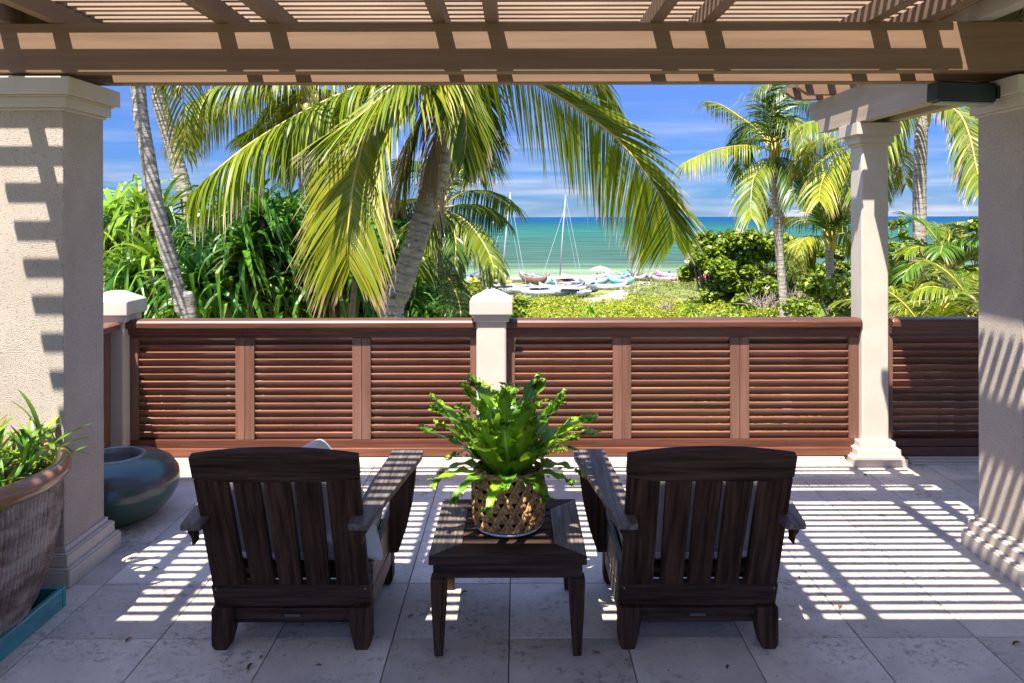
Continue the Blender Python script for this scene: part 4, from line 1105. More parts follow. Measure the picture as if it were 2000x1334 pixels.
# --- two bare trunks at left
for nm, px, w, Y_, lab, sd in (('a', [(372,650),(356,600),(330,500),(306,400),(288,300),(276,230),(270,165),(262,60)], .092, 9.6, 'nearer and browner of the two leaning palm trunks beside the left pillar', 5),
                               ('b', [(402,640),(392,560),(376,440),(352,340),(330,260),(316,210),(310,165),(304,70)], .150, 15.5, 'greyer palm trunk just right of the nearer one at left, top hidden by the beam', 6)):
    T_ = root('coconut_palm', (P(px[0][0], 640, Y_).x, Y_, GZ), lab, 'palm tree', 'coconut palms')
    pts = [P(x, y, Y_) for x, y in px]
    pts = [Vector((pts[0].x+.35, Y_, GZ-.1))] + pts + [P(px[-1][0]-4, -40, Y_)]
    trunk(T_, pts, w, w*.92, seed=sd)
    auto_fronds(T_, pts[-1], 9, 3.4, .8, .04, sd*7, npair=36)

# --- right palm D
def palm(label, Y_, tr_px, fr, r0, r1, ll, wd, seed, npair=50, extra=0, bw=.09):
    T_ = root('coconut_palm', (P(tr_px[0][0], 640, Y_).x, Y_, GZ), label, 'palm tree', 'coconut palms')
    pts = [P(x, y, Y_) for x, y in tr_px]
    trunk(T_, [Vector((pts[0].x+.1, Y_, GZ-.1))] + pts, r0, r1, ring=.07, sides=12, seed=seed)
    boot_cluster(T_, pts[-1], None, bw, seed)
    for i, (p, mm, hg) in enumerate(fr):
        frond(T_, [P(x, y, Y_+(-.45 if i % 2 else .5)*k) for k, (x, y) in enumerate(p)], ll, wd, mm, hang=hg, npair=npair, seed=seed*50+i, segs=4)
    return T_, pts[-1]
D, cD = palm('tall coconut palm with full crown standing in front of the round bush at right', 21, [(1532,640),(1528,560),(1521,480),(1516,400),(1513,340),(1514,300)], [
    ([(1514,298),(1480,255),(1440,225),(1408,205),(1380,198)], 'frond', .9),
    ([(1514,298),(1465,285),(1410,290),(1370,303),(1336,320)], 'frond_old', .9),
    ([(1514,298),(1480,272),(1455,285),(1450,320),(1455,350)], 'frond_dark', .7),
    ([(1514,300),(1490,320),(1472,350),(1466,400),(1468,425)], 'frond', .7),
    ([(1514,300),(1500,320),(1496,360),(1506,405),(1508,420)], 'frond_old', .7),
    ([(1514,298),(1505,250),(1515,200),(1545,165)], 'frond_dark', .8),
    ([(1514,298),(1520,240),(1545,205),(1580,200),(1600,215)], 'frond_dark', .8),
    ([(1514,298),(1535,265),(1570,250),(1610,262),(1630,285)], 'frond_dark', .9),
    ([(1514,298),(1540,290),(1575,300),(1600,335)], 'frond', .8),
    ([(1514,298),(1495,230),(1490,190),(1510,160)], 'frond', .7),
    ([(1514,298),(1520,215),(1518,170),(1500,140)], 'frond_dark', .7),
    ([(1514,300),(1535,320),(1548,350),(1552,390)], 'frond_dark', .7),
    ([(1514,298),(1490,260),(1470,240),(1445,262),(1430,290)], 'frond_dark', .9),
    ([(1514,298),(1528,250),(1540,230),(1560,250),(1570,290)], 'frond', .8)], .125, .10, .85, .045, 8, bw=.10)
nuts(D, cD - Vector((0,.15,.25)), .16, 7, 9)
E, cE = palm('coconut palm right of the slim column, its bare trunk crossing the horizon', 15.5, [(1788,640),(1792,560),(1796,460),(1796,360),(1800,260),(1806,215)], [
    ([(1806,215),(1780,212),(1752,240),(1735,290),(1722,350),(1715,390)], 'frond_old', .75),
    ([(1806,215),(1840,205),(1875,225),(1895,270),(1908,330),(1918,370)], 'frond', .7),
    ([(1806,215),(1850,180),(1895,190),(1930,240),(1945,300)], 'frond', .8),
    ([(1806,215),(1770,170),(1720,160),(1670,190),(1640,240)], 'frond', .8),
    ([(1806,215),(1800,150),(1820,90),(1860,60)], 'frond', .7),
    ([(1806,215),(1760,225),(1720,270),(1690,330),(1680,370)], 'frond', .8),
    ([(1806,215),(1790,130),(1740,80),(1680,80)], 'frond_dark', .8),
    ([(1806,215),(1850,215),(1890,270),(1900,340)], 'dead', .8)], .140, .115, .80, .040, 9, npair=60, bw=.10)
Fp, cF = palm('coconut palm hidden behind the slim column, yellowing fronds showing on both sides', 18, [(1700,640),(1698,520),(1695,400),(1690,300)], [
    ([(1690,296),(1640,270),(1600,278),(1570,310),(1556,350)], 'frond_old', .8),
    ([(1690,296),(1650,290),(1622,320),(1604,360),(1600,392)], 'frond_old', .7),
    ([(1690,296),(1655,310),(1640,350),(1636,400)], 'frond_old', .7),
    ([(1690,296),(1650,250),(1610,235),(1570,245)], 'frond', .8),
    ([(1690,296),(1730,280),(1760,310),(1770,360)], 'frond_old', .8),
    ([(1690,296),(1700,230),(1730,200),(1770,210)], 'frond', .8)], .13, .11, .85, .042, 10, npair=44)
Gp, cG = palm('short bushy coconut palm with upright crown left of the slim column', 26, [(1624,640),(1622,560),(1620,500),(1622,475)], [
    ([(1622,470),(1600,440),(1570,428),(1540,426),(1515,442)], 'frond_old', .8),
    ([(1622,470),(1595,462),(1568,470),(1552,500),(1550,530)], 'frond_old', .8),
    ([(1622,470),(1640,450),(1665,470),(1680,500)], 'frond_old', .8),
    ([(1622,470),(1610,420),(1595,390),(1580,370)], 'frond_dark', .5),
    ([(1622,470),(1618,410),(1608,370),(1590,345)], 'frond_dark', .5),
    ([(1622,470),(1625,410),(1630,370),(1650,340)], 'frond_dark', .5),
    ([(1622,470),(1635,420),(1655,390),(1675,375)], 'frond_dark', .5),
    ([(1622,470),(1612,390),(1620,350)], 'frond_dark', .4),
    ([(1622,470),(1600,430),(1598,400),(1610,380)], 'frond_dark', .6),
    ([(1622,470),(1645,430),(1650,400),(1640,370)], 'frond_dark', .6),
    ([(1622,470),(1630,400),(1640,350),(1660,330)], 'frond_dark', .5),
    ([(1622,470),(1650,440),(1680,430),(1700,440)], 'frond_dark', .7),
    ([(1622,470),(1590,480),(1575,500),(1572,540)], 'frond', .8)], .15, .13, .95, .055, 12, npair=46, bw=.12)

# --- young palms at right
def young(label, px, py, Y_, seed, n=16, L=2.4, spread=1.0, m='frond_dark', zoff=0):
    c = P(px, py, Y_); T_ = root('young_palm', (c.x, Y_, GZ), label, 'palm tree', 'young palms at the right edge')
    MB().tube([Vector((c.x, Y_, GZ-.1)), c - Vector((0,0,.2)), c + Vector((0,0,.1))], [.12,.10,.09], 8).make('trunk', M['bark'], T_, smooth=True)
    rg = random.Random(seed)
    for i in range(n):
        az = i*2.4 + rg.uniform(-.2,.2); el = R(86-62*spread*(i/n)+rg.uniform(-6,6))
        mm = rg.choice((m, m, 'frond'))
        frond(T_, bend_path(c, az, el, L*rg.uniform(.8,1.15), R(rg.uniform(50,95)), 6), L*.30, .034, mm, hang=rg.uniform(.35,.7), npair=44, seed=seed*20+i, segs=4, open_=.85, stem=.2)
    return T_
young('dark green young palm with upright feathery fronds right of the bare trunk', 1850, 540, 14.5, 21, n=16, L=1.5)
young('low young palm with arching fronds behind the shaded railing', 1770, 630, 13.0, 22, n=12, L=1.25, m='frond')
young('young palm by the right pillar, its fronds brushing the railing', 1905, 640, 11.5, 23, n=12, L=1.35, m='frond')
young('pale fronded young palm lowest behind the shaded railing', 1815, 700, 11.0, 24, n=12, L=1.25, m='frond')
young('far young palm rising over the sea between column and bare trunk', 1865, 500, 22, 25, n=14, L=1.6, m='frond_old')

# ================================================================ PANDANUS THICKET
def rosette_mesh(seed, n=40, L=1.0, w=.032, m='pandanus', droop=(50,130)):
    rg = random.Random(seed); lb = LB()
    for i in range(n):
        t = i/n; az = i*2.39996; el = R(82-95*t+rg.uniform(-8,8)); LL = L*rg.uniform(.75,1.15)*(.75+.35*math.sin(t*3.1))
        pth = bend_path((0,0,.05*(1-t)), az, el, LL, R(rg.uniform(*droop)), 8, rg.uniform(-.15,.15))
        k = rg.uniform(.35,.85)     # creased leaf: kinks down past the bend
        kk = int(8*k); 
        if rg.random() < .72:
            for q in range(kk+1, 9):
                dlt = (pth[q]-pth[kk]); l = dlt.length; hz_ = Vector((dlt.x, dlt.y, 0)); hz_ = hz_.normalized() if hz_.length > 1e-4 else Vector((1,0,0))
                pth[q] = pth[kk] + (hz_*.30 + Vector((0,0,-.95))).normalized()*l
        lb.add(*strap(pth, lambda s: w*(1-s**1.6)*min(1,.55+2*s)+.001, 2, rn=rg.random(), fold=.45))
    return mesh('leaf_rosette', lb.v, lb.f, M[m], False, {'lt': lb.lt, 'rn': lb.rn, 'ac': lb.ac})
ROS = [rosette_mesh(i, 36, 1.0, .047) for i in range(6)]
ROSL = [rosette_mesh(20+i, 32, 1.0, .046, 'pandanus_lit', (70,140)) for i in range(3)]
ROSD = rosette_mesh(40, 40, .8, .022, 'pandanus_dead', (90,170))
def pandanus(label, cpx, Y_, spots, seed, lit=.2, scale=1.0):
    rg = random.Random(seed); x0 = P(cpx, 640, Y_).x
    T_ = root('pandanus_tree', (x0, Y_, GZ), label, 'pandanus tree', 'pandanus thicket')
    mb = MB()
    fork = Vector((x0, Y_, GZ+1.6))
    mb.tube([Vector((x0,Y_,GZ-.1)), fork], [.12,.10], 8)
    mb.make('trunk', M['twig'], T_, smooth=True)
    br = MB()
    for (px, py, dy) in spots:
        p = P(px, py, Y_+dy)
        mid = fork.lerp(p, .5) + Vector((rg.uniform(-.2,.2), rg.uniform(-.2,.2), -.25))
        br.tube([fork, mid, p - Vector((0,0,.12)), p], [.07,.05,.04,.035], 6)
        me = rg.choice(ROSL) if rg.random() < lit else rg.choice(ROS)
        o = link('leaf_rosette', me, T_, p); s = rg.uniform(.85,1.2)*scale
        o.scale = (s, s, s); o.rotation_euler = (rg.uniform(-.45,.35), rg.uniform(-.4,.4), rg.uniform(0, 6.28))
        if rg.random() < .30:
            o = link('leaf_rosette', ROSD, T_, p - Vector((0,0,.22))); o.rotation_euler = (0,0,rg.uniform(0,6)); o.scale = (.8*scale,)*3
    br.make('branch', M['twig'], T_, smooth=True)
    return T_
rg = random.Random(5)
def spots(x0, x1, ytop, ybot, n, seed):
    q = random.Random(seed); out_ = []
    k = 0
    while len(out_) < n and k < 4000:
        k += 1
        x = q.uniform(x0, x1); y = q.uniform(ytop(x), ybot)
        if all(math.hypot(x-a, (y-b)) > 30 for a, b, _ in out_) : out_.append((x, y, q.uniform(-.9,.9)))
    return out_
pandanus('pandanus at far left showing pale drooping strap leaves against sea and sky', 240, 13.0, spots(170, 335, lambda x: 385+abs(x-215)*.35, 560, 13, 1), 31, lit=.75, scale=1.0)
pandanus('low pandanus between the leaning trunks and the left corner post', 330, 12.0, spots(250, 420, lambda x: 500, 650, 12, 2), 32, lit=.3)
pandanus('tall dark green pandanus under the long hanging frond', 450, 11.0, spots(375, 560, lambda x: 440-(x-375)*.12, 640, 20, 3), 33, lit=.12)
pandanus('dense dark pandanus directly left of the leaning palm trunk', 620, 10.8, spots(540, 700, lambda x: 445+abs(x-600)*.1, 650, 18, 4), 34, lit=.06)
pandanus('pandanus with yellow tinged leaves in front of the leaning trunk base', 700, 11.6, spots(610, 770, lambda x: 500, 650, 14, 6), 35, lit=.25)
pandanus('small pandanus just right of the leaning trunk base', 830, 11.6, spots(780, 835, lambda x: 590, 650, 5, 7), 36, lit=.1, scale=.7)
pandanus('dark pandanus set further back filling the gap behind the palms', 560, 14.5, spots(440, 800, lambda x: 430, 600, 24, 8), 37, lit=.1, scale=1.15)

# ================================================================ LEAF CLOUDS
def leaf_cloud(name, pts, nrm, size, m, seed, kites=1, jitter=.8, shape=.45):
    """pts Nx3 leaf positions, random kites around normals"""
    rs = np.random.RandomState(seed); n = len(pts)
    d = rs.normal(size=(n,3)); d /= np.linalg.norm(d, axis=1)[:, None]
    nn = nrm + d*jitter; nn /= np.linalg.norm(nn, axis=1)[:, None]
    a = np.cross(nn, rs.normal(size=(n,3))); a /= np.linalg.norm(a, axis=1)[:, None]; b = np.cross(nn, a)
    L = size*rs.uniform(.6,1.25,n)[:, None]; w = L*shape
    V = np.empty((n,4,3)); V[:,0] = pts; V[:,1] = pts + a*L*.6 + b*w*.5 + nn*L*.10; V[:,2] = pts + a*L; V[:,3] = pts + a*L*.6 - b*w*.5 + nn*L*.10
    Fq = np.arange(4*n).reshape(n,4)
    rn = np.repeat(rs.rand(n), 4); lt = np.tile([0,.6,1,.6], n)
    return V.reshape(-1,3), Fq, lt, rn

def hedge(name, label, xr, yr, hfun, n, size, m, seed, depth=.35, mask=None):
    rs = np.random.RandomState(seed)
    x = rs.uniform(xr[0], xr[1], n); y = rs.uniform(yr[0], yr[1], n)
    h = hfun(x, y)
    if mask is not None: k = mask(x, y) > rs.rand(n); x, y, h = x[k], y[k], h[k]
    k = h > .02; x, y, h = x[k], y[k], h[k]
    z = ground_h(x, y) + h - rs.rand(len(x))**1.8*np.minimum(depth, h)
    e = .15; gx = (hfun(x+e, y)-hfun(x-e, y))/(2*e); gy = (hfun(x, y+e)-hfun(x, y-e))/(2*e)
    nr = np.stack([-gx, -gy, np.ones_like(gx)], 1); nr /= np.linalg.norm(nr, axis=1)[:, None]
    V, Fq, lt, rn = leaf_cloud(name, np.stack([x,y,z],1), nr, size, m, seed)
    o = link(name, mesh(name, V, Fq, M[m], False, {'lt': lt, 'rn': rn}))
    return tag(o, label, 'shrub', kind='stuff')

def lump(x, y, s=1.0, ph=0):
    return (.5+.5*np.sin(x*1.7*s+1.3*np.sin(y*.9*s+ph)+ph))*(.5+.5*np.sin(y*1.9*s+1.1*np.sin(x*1.2*s)+2+ph))
def h_main(x, y):
    edge = np.clip((50.5 + .10*(x-8) + .8*np.sin(x*.6) - y)/2.2, 0, 1)*np.clip((y-20)/2, 0, 1)*np.clip((x+5.4-.06*(y-40))/1.5, 0, 1)
    return (edge**.5)*(1.05 + .45*lump(x, y, .7) + .22*lump(x, y, 2.1, 1))
hedge('naupaka_hedge', 'broad bright yellow green hedge of small leaves below the beach boats', (-6, 26), (26, 54), h_main, 150000, .16, 'hedge', 1, .45)
# dark sheet under the hedge leaves, inner shade put into its colour
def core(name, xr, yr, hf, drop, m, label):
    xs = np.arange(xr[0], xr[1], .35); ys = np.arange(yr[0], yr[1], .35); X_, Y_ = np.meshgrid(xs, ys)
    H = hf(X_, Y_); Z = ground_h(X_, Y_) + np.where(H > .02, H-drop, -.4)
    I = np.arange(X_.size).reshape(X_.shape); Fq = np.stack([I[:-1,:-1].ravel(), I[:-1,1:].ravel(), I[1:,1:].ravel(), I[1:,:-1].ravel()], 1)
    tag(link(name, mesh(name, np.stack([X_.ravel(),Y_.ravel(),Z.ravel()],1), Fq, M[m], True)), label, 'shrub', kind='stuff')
M['core'] = mat('hedge_inner_shade', (.05,.065,.012), (.11,.12,.03), rough=.95, scale=3, world=True, spec=.1)
core('hedge_shade_sheet', (-6, 26), (20, 54), h_main, .34, 'core', 'dark sheet under the yellow green hedge leaves standing in for inner shade')
def h_right(x, y):
    e = np.clip((x-.145*y+.8)/1.2, 0, 1)*np.clip((y-20)/2,0,1)*np.clip((47-y)/3,0,1)*np.clip((x-.30*y+2.2)/1.5, 0, 1)
    return (e**.5)*(1.3+.7*lump(x, y, .8, 2))
hedge('dark_shrubs', 'darker green shrubs under the small palms at the right', (5, 34), (20, 47), h_right, 70000, .20, 'bush', 2, .8)
def h_mid(x, y):
    c1 = G(1345, 572); c2 = G(1230, 552)
    a = np.clip(1-((x-c1.x)/5.5)**2-((y-c1.y)/5)**2, 0, 1)
    return np.sqrt(a)*(.8+.5*lump(x, y, 1.2, 3))
hedge('beach_scrub', 'olive green scrub mound right of the sandy path', (3, 26), (50, 75), h_mid, 26000, .20, 'scrub', 3, .5)
def h_low(x, y):
    d = path_dist(x, y)
    e = np.clip((79-y)/4, 0, 1)*np.clip((y-44)/2, 0, 1)*np.clip((d-.7)/.6, 0, 1)
    e = e*np.clip((lump(x, y, .55, 5)+.5*lump(x, y, 1.6, 2)-.30)*2.2, 0, 1)
    return e*(.10+.28*lump(x, y, 1.0, 4))
hedge('beach_ground_cover', 'patchy low creeping green plants between the boats', (-14, 34), (44, 79), h_low, 80000, .20, 'scrub', 4, .2)
# woody bare twigs poking through the hedge near the rail
def twigs(c, n, r, seed, label):
    rg = random.Random(seed); mb = MB()
    for i in range(n):
        a = rg.uniform(0, 6.28); e = R(rg.uniform(5,80)); d = Vector((math.cos(a)*math.cos(e), math.sin(a)*math.cos(e), math.sin(e)))
        p0 = c + Vector((rg.uniform(-r,r)*.5, rg.uniform(-r,r)*.5, 0)); p1 = p0 + d*r*rg.uniform(.5,1); 
        mb.tube([p0, p0.lerp(p1,.5)+Vector((rg.uniform(-.08,.08),rg.uniform(-.08,.08),.05)), p1], [.03,.02,.008], 4)
    tag(mb.make('bare_twigs', M['twig'], loc=c), label, 'shrub')
twigs(P(1492, 600, 37.5), 60, 1.0, 1, 'grey bare twigs in the hedge left of the tall palm trunk')
twigs(P(1560, 588, 37), 50, 1.1, 2, 'bare twisted twigs in the hedge right of the tall palm trunk')
twigs(P(1300, 604, 38), 26, .6, 3, 'small patch of bare twigs in the middle of the hedge')

# agave-like tufts standing in the hedge
for i, (px, py, lab) in enumerate(((1152, 612, 'spiky pale tuft in the hedge right of the middle post'), (1350, 610, 'spiky pale tuft in the hedge below the round bush'), (1600,618,'spiky tuft at the foot of the short palm'))):
    o = link('spiky_tuft', ROSL[i], None, P(px, py, 36.0)); o.scale = (1.0,)*3; tag(o, lab, 'plant', 'spiky tufts in the hedge')

# round sea grape bush
def sea_grape(cpx, cpy, Y_, rx, rz, label, seed, n=14000, sz=.20, m='bush', zb=GZ, cat='bush', red=True, nb=46):
    c = P(cpx, cpy, Y_); T_ = root('sea_grape_bush', (c.x, Y_, zb), label, cat)
    rs = np.random.RandomState(seed); rg = random.Random(seed)
    # clumps over an uneven ellipsoid; lobes at branch ends
    mb = MB(); base = Vector((c.x, Y_, zb))
    ends = []
    for i in range(nb):
        a = rg.uniform(0, 6.28); u = rg.uniform(-.75, 1); rr_ = math.sqrt(max(0,1-u*u)) 
        k = rg.uniform(.50, 1.18)
        e = Vector((c.x + rx*rr_*math.cos(a)*k, Y_ + rx*.8*rr_*math.sin(a)*k, c.z + rz*u*k)); ends.append(e)
        mb.tube([base + Vector((rg.uniform(-.2,.2),0,.1)), base.lerp(e,.5) + Vector((rg.uniform(-.3,.3),rg.uniform(-.3,.3),.1)), e], [.06,.035,.012], 5)
    mb.make('branch', M['twig'], T_, smooth=True)
    per = n//len(ends); PT = []; NR = []
    for e in ends:
        cr_ = rg.uniform(.22,.60)*rx*.34
        d = rs.normal(size=(per,3)); d /= np.linalg.norm(d,axis=1)[:,None]
        r = cr_*rs.rand(per)**.45
        PT.append(np.array(e) + d*r[:,None]*np.array([1.15,1,.7])); NR.append(d*.5+np.array([0,0,.8]))
    PT = np.concatenate(PT); NR = np.concatenate(NR)
    V, Fq, lt, rn = leaf_cloud('foliage', PT, NR, sz, m, seed, shape=.8)
    o = link('foliage', mesh('foliage', V-np.array(WL[T_]), Fq, M[m], False, {'lt': lt, 'rn': rn}), T_); o['kind'] = 'stuff'
    if red:
        k = rs.choice(len(PT), 45); V, Fq, lt, rn = leaf_cloud('r', PT[k]+np.array([0,-.12,.05]), NR[k], sz*1.1, m, seed+1, shape=.8)
        o = link('red_leaves', mesh('red_leaves', V-np.array(WL[T_]), Fq, M['redleaf'], False, {'lt': lt, 'rn': rn}), T_); o['kind'] = 'stuff'
    return T_
sea_grape(1490, 535, 45, 4.0, 2.5, 'large rounded sea grape bush in front of the water right of centre', 3, n=44000, sz=.27, nb=80)
sea_grape(1600, 545, 47, 2.1, 1.1, 'smaller sea grape bush trailing off right behind the tall palm', 4, n=6000, sz=.24)
sea_grape(1392, 488, 46, 1.7, .8, 'sea grape branch clump reaching left toward the pink canoe', 6, n=4500, sz=.24, red=False)
sea_grape(1745, 500, 40, 1.6, 1.5, 'leafy bush seen just right of the slim column above the young palms', 7, n=4000, sz=.22)
sea_grape(1800, 600, 19, 2.6, 1.0, 'dense green shrub behind the shaded railing at right', 8, n=9000, sz=.16, red=False)
sea_grape(1905, 560, 18, 1.4, 1.3, 'green shrub by the right pillar behind the young palm', 9, n=5000, sz=.16, red=False)
sea_grape(690, 600, 15, 2.2, .9, 'low bright shrub showing under the pandanus', 12, n=6000, sz=.13, m='hedge', red=False)
sea_grape(880, 600, 24, 2.0, .8, 'low green shrub left of the middle post', 13, n=6000, sz=.15, m='bush', red=False)

# ================================================================ BOATS ON THE BEACH
bc = {}
def bm_(c, c2=None, rough=.35):
    k = (c, c2)
    if k not in bc: bc[k] = mat('boat_paint', c, c2 or tuple(x*.9 for x in c), rough=rough, scale=1.5, detail=4)
    return bc[k]
def hull(parent, name, L, Bm, D, rock, m, m2=None, sheer=.0, n=16, deck=True):
    """canoe hull along local x, returns (body, gunwale)"""
    prof = []
    for i in range(n+1):
        t = -1+2*i/n; w = Bm/2*(1-abs(t)**2.4)**.8+.012; k = rock*abs(t)**3; sh = sheer*abs(t)**4
        prof.append((t*L/2, w, k, D+sh+k*.4))
    V = []; Fc = []
    for x, w, k, top in prof:
        for a in (-90,-60,-30,0,30,60,90):
            s = math.sin(R(a)); c_ = math.cos(R(a))
            V.append((x, w*s*(1-.12*(1-abs(s))), k + (top-k)*(1-c_**.7)))
    for i in range(n):
        for j in range(6): Fc.append((i*7+j, (i+1)*7+j, (i+1)*7+j+1, i*7+j+1))
    me = mesh(name, V, Fc, m, True); o = bpy.data.objects.new(name, me); COL.objects.link(o); o.parent = parent
    so = o.modifiers.new('s', 'SOLIDIFY'); so.thickness = .03
    # gunwale + end decks
    V = []; Fc = []
    for x, w, k, top in prof:
        inn = 0 if abs(x) > L*.36 else w*.72
        V += [(x,-w-.015,top+.01),(x,-inn,top+.03),(x,inn,top+.03),(x,w+.015,top+.01)]
    for i in range(n):
        for j in (0,2): Fc.append((i*4+j, (i+1)*4+j, (i+1)*4+j+1, i*4+j+1))
    me = mesh('gunwale', V, Fc, m2 or m, False); g = bpy.data.objects.new('gunwale', me); COL.objects.link(g); g.parent = parent
    so = g.modifiers.new('s', 'SOLIDIFY'); so.thickness = .05
    return o
def placed(name, px, py, head, label, cat, group=None, pitch=0, roll=0, dz=0):
    p = G(px, py); p.z = float(ground_h(np.array(p.x), np.array(p.y))) + dz
    r_ = root(name, p, label, cat, group); r_.rotation_euler = (R(roll), R(pitch), R(head)); return r_
def lp(mb, name, m, parent, smooth=False, bevel=0):
    me = mesh(name, mb.v, mb.f, m, smooth); o = bpy.data.objects.new(name, me); COL.objects.link(o); o.parent = parent; return o
CG = 'canoes hauled up on the beach'
def canoe(px, py, head, L, c, c2, label, outr=None, Bm=.55, D=.5, rock=.55, **k):
    r_ = placed('outrigger_canoe' if outr else 'canoe', px, py, head, label, 'canoe', CG, **k)
    hull(r_, 'hull', L, Bm, D, rock, bm_(c), bm_(c2), sheer=.1)
    if outr:
        for x in (-L*.17, L*.17):
            lp(MB().tube([(x,-.3,D+.1),(x,.6,D+.28),(x,1.4,D+.2),(x,2.0,.18)], .05, 6), 'outrigger_beam', bm_(outr), r_, True)
        lp(MB().tube([(-L*.36,2.0,.25),(-L*.2,2.0,.12),(L*.2,2.0,.12),(L*.40,2.0,.32)], [.04,.12,.12,.03], 8), 'float', bm_(c), r_, True)
    for x in (-L*.2, 0, L*.2): lp(MB().box(x-.12, x+.12, -Bm*.4, Bm*.4, D-.08, D-.04), 'seat', bm_(c2), r_)
    return r_
WHT = (.27,.27,.285); GRY = (.50,.50,.53)
canoe(935, 556, 8, 5.4, (.60,.60,.64), (.72,.72,.74), 'long pale grey canoe lying left of the first mast', D=.6, Bm=.7)
canoe(908, 548, 28, 5.6, WHT, (.03,.13,.45), 'white canoe with raised blue bow at the left end of the boats', D=.6, rock=1.1, pitch=-9)
canoe(888, 553, 5, 4.4, (.50,.16,.07), (.05,.16,.40), 'small red and blue canoe at the far left half hidden by palm leaves')
canoe(1040, 555, 135, 3.5, (.17,.085,.055), (.36,.33,.35), 'canoe with brown bow and pale lavender side beside the first mast', D=.75, Bm=.9, rock=.6, pitch=-4)
canoe(1145, 550, 18, 5.2, (.76,.73,.77), (.60,.32,.42), 'white canoe with pinkish rim below the beach umbrella', D=.6, rock=.5)
canoe(1205, 549, 30, 2.8, (.30,.50,.62), (.12,.30,.42), 'short light blue boat right of the umbrella', D=.7, Bm=.9, rock=.5, outr=(.62,.42,.25))
canoe(1184, 566, -5, 3.6, (.72,.74,.76), (.14,.42,.66), 'white canoe with bright blue tips lying in the greenery', D=.45)
canoe(1154, 570, 70, 2.6, WHT, (.30,.52,.66), 'small white skiff seen end on in the greenery', D=.6, Bm=.8)
canoe(1075, 560, 80, 2.4, (.20,.40,.38), (.55,.60,.58), 'small green dinghy between the two masts', D=.55, Bm=.8)
canoe(1103, 557, 5, 2.8, (.55,.12,.06), (.75,.72,.70), 'low red and white hull between the masts', D=.35)
canoe(1266, 544, 148, 4.6, (.045,.065,.08), (.14,.17,.20), 'dark slate canoe with high bow right of the umbrella', D=.75, Bm=.8, rock=.9, outr=(.62,.42,.25))
canoe(1290, 546, 160, 3.2, (.06,.065,.075), (.25,.23,.22), 'low dark canoe between the slate canoe and the pink one', D=.5)
pk = canoe(1345, 551, 168, 6.2, (.62,.05,.20), (.78,.66,.66), 'bright pink patterned outrigger canoe in front of the round bush', D=.75, Bm=.8, rock=.5, outr=(.50,.30,.18))
def pinkpattern():
    m = mat('pink_pattern', (.60,.03,.16), (.80,.45,.55), rough=.35, scale=3.5, detail=3, lo=.48, hi=.54); return m
for ch in pk.children:
    if ch.name.startswith('hull'): ch.data.materials[0] = pinkpattern()
canoe(1254, 548, 10, 2.2, (.05,.05,.055), (.12,.12,.12), 'little black float lying left of the slate canoe', D=.3, Bm=.4)

for a_ in ((1010, 551, 20, 3.2, (.42,.42,.45), (.55,.2,.1), 'small grey canoe with rusty rim behind the brown bowed canoe'),
           (1072, 549, 150, 3.6, (.50,.48,.46), (.06,.12,.2), 'white canoe with dark rim at the back between the masts'),
           (1130, 556, -12, 3.4, (.55,.30,.14), (.62,.60,.55), 'tan wooden canoe under the pinkish one'),
           (1168, 552, 35, 3.0, (.48,.50,.52), (.10,.14,.2), 'short grey skiff between the pinkish canoe and the light blue boat'),
           (1085, 566, 15, 3.0, (.42,.45,.48), (.16,.20,.26), 'grey hull with dark deck lying in front of the green dinghy'),
           (1213, 559, 160, 2.6, (.10,.30,.44), (.5,.52,.54), 'small deep blue skiff beside the sandy path'),
           (1232, 546, 15, 3.4, (.52,.40,.26), (.60,.52,.40), 'yellowish narrow canoe left of the black float'),
           (1052, 547, 25, 2.4, (.30,.33,.38), (.55,.10,.06), 'small grey hull with red edge just behind the brown bowed canoe'),
           (1120, 567, 40, 2.4, (.34,.34,.36), (.04,.10,.22), 'short white skiff with navy rim in front of the tan canoe'),
           (1160, 560, 175, 2.6, (.10,.16,.20), (.34,.36,.38), 'dark slate skiff with pale rim left of the blue tipped canoe'),
           (1188, 546, 150, 2.6, (.45,.28,.05), (.40,.38,.34), 'mustard yellow canoe end beneath the beach umbrella'),
           (1222, 551, 60, 2.2, (.34,.34,.36), (.20,.22,.24), 'tiny white tender right of the light blue boat'),
           (1064, 568, 170, 2.6, (.22,.26,.32), (.10,.12,.16), 'bluish grey hull lying by the nearest catamaran'),
           (955, 566, 12, 3.2, (.32,.32,.34), (.30,.16,.08), 'low white hull with brown rim left of the middle post'),
           (1300, 552, 165, 2.8, (.28,.27,.26), (.08,.08,.09), 'grey beached hull just below the low dark canoe'),
           (1326, 545, 10, 3.0, (.48,.48,.50), (.55,.30,.2), 'pale canoe end showing behind the pink canoe')):
    canoe(*a_)

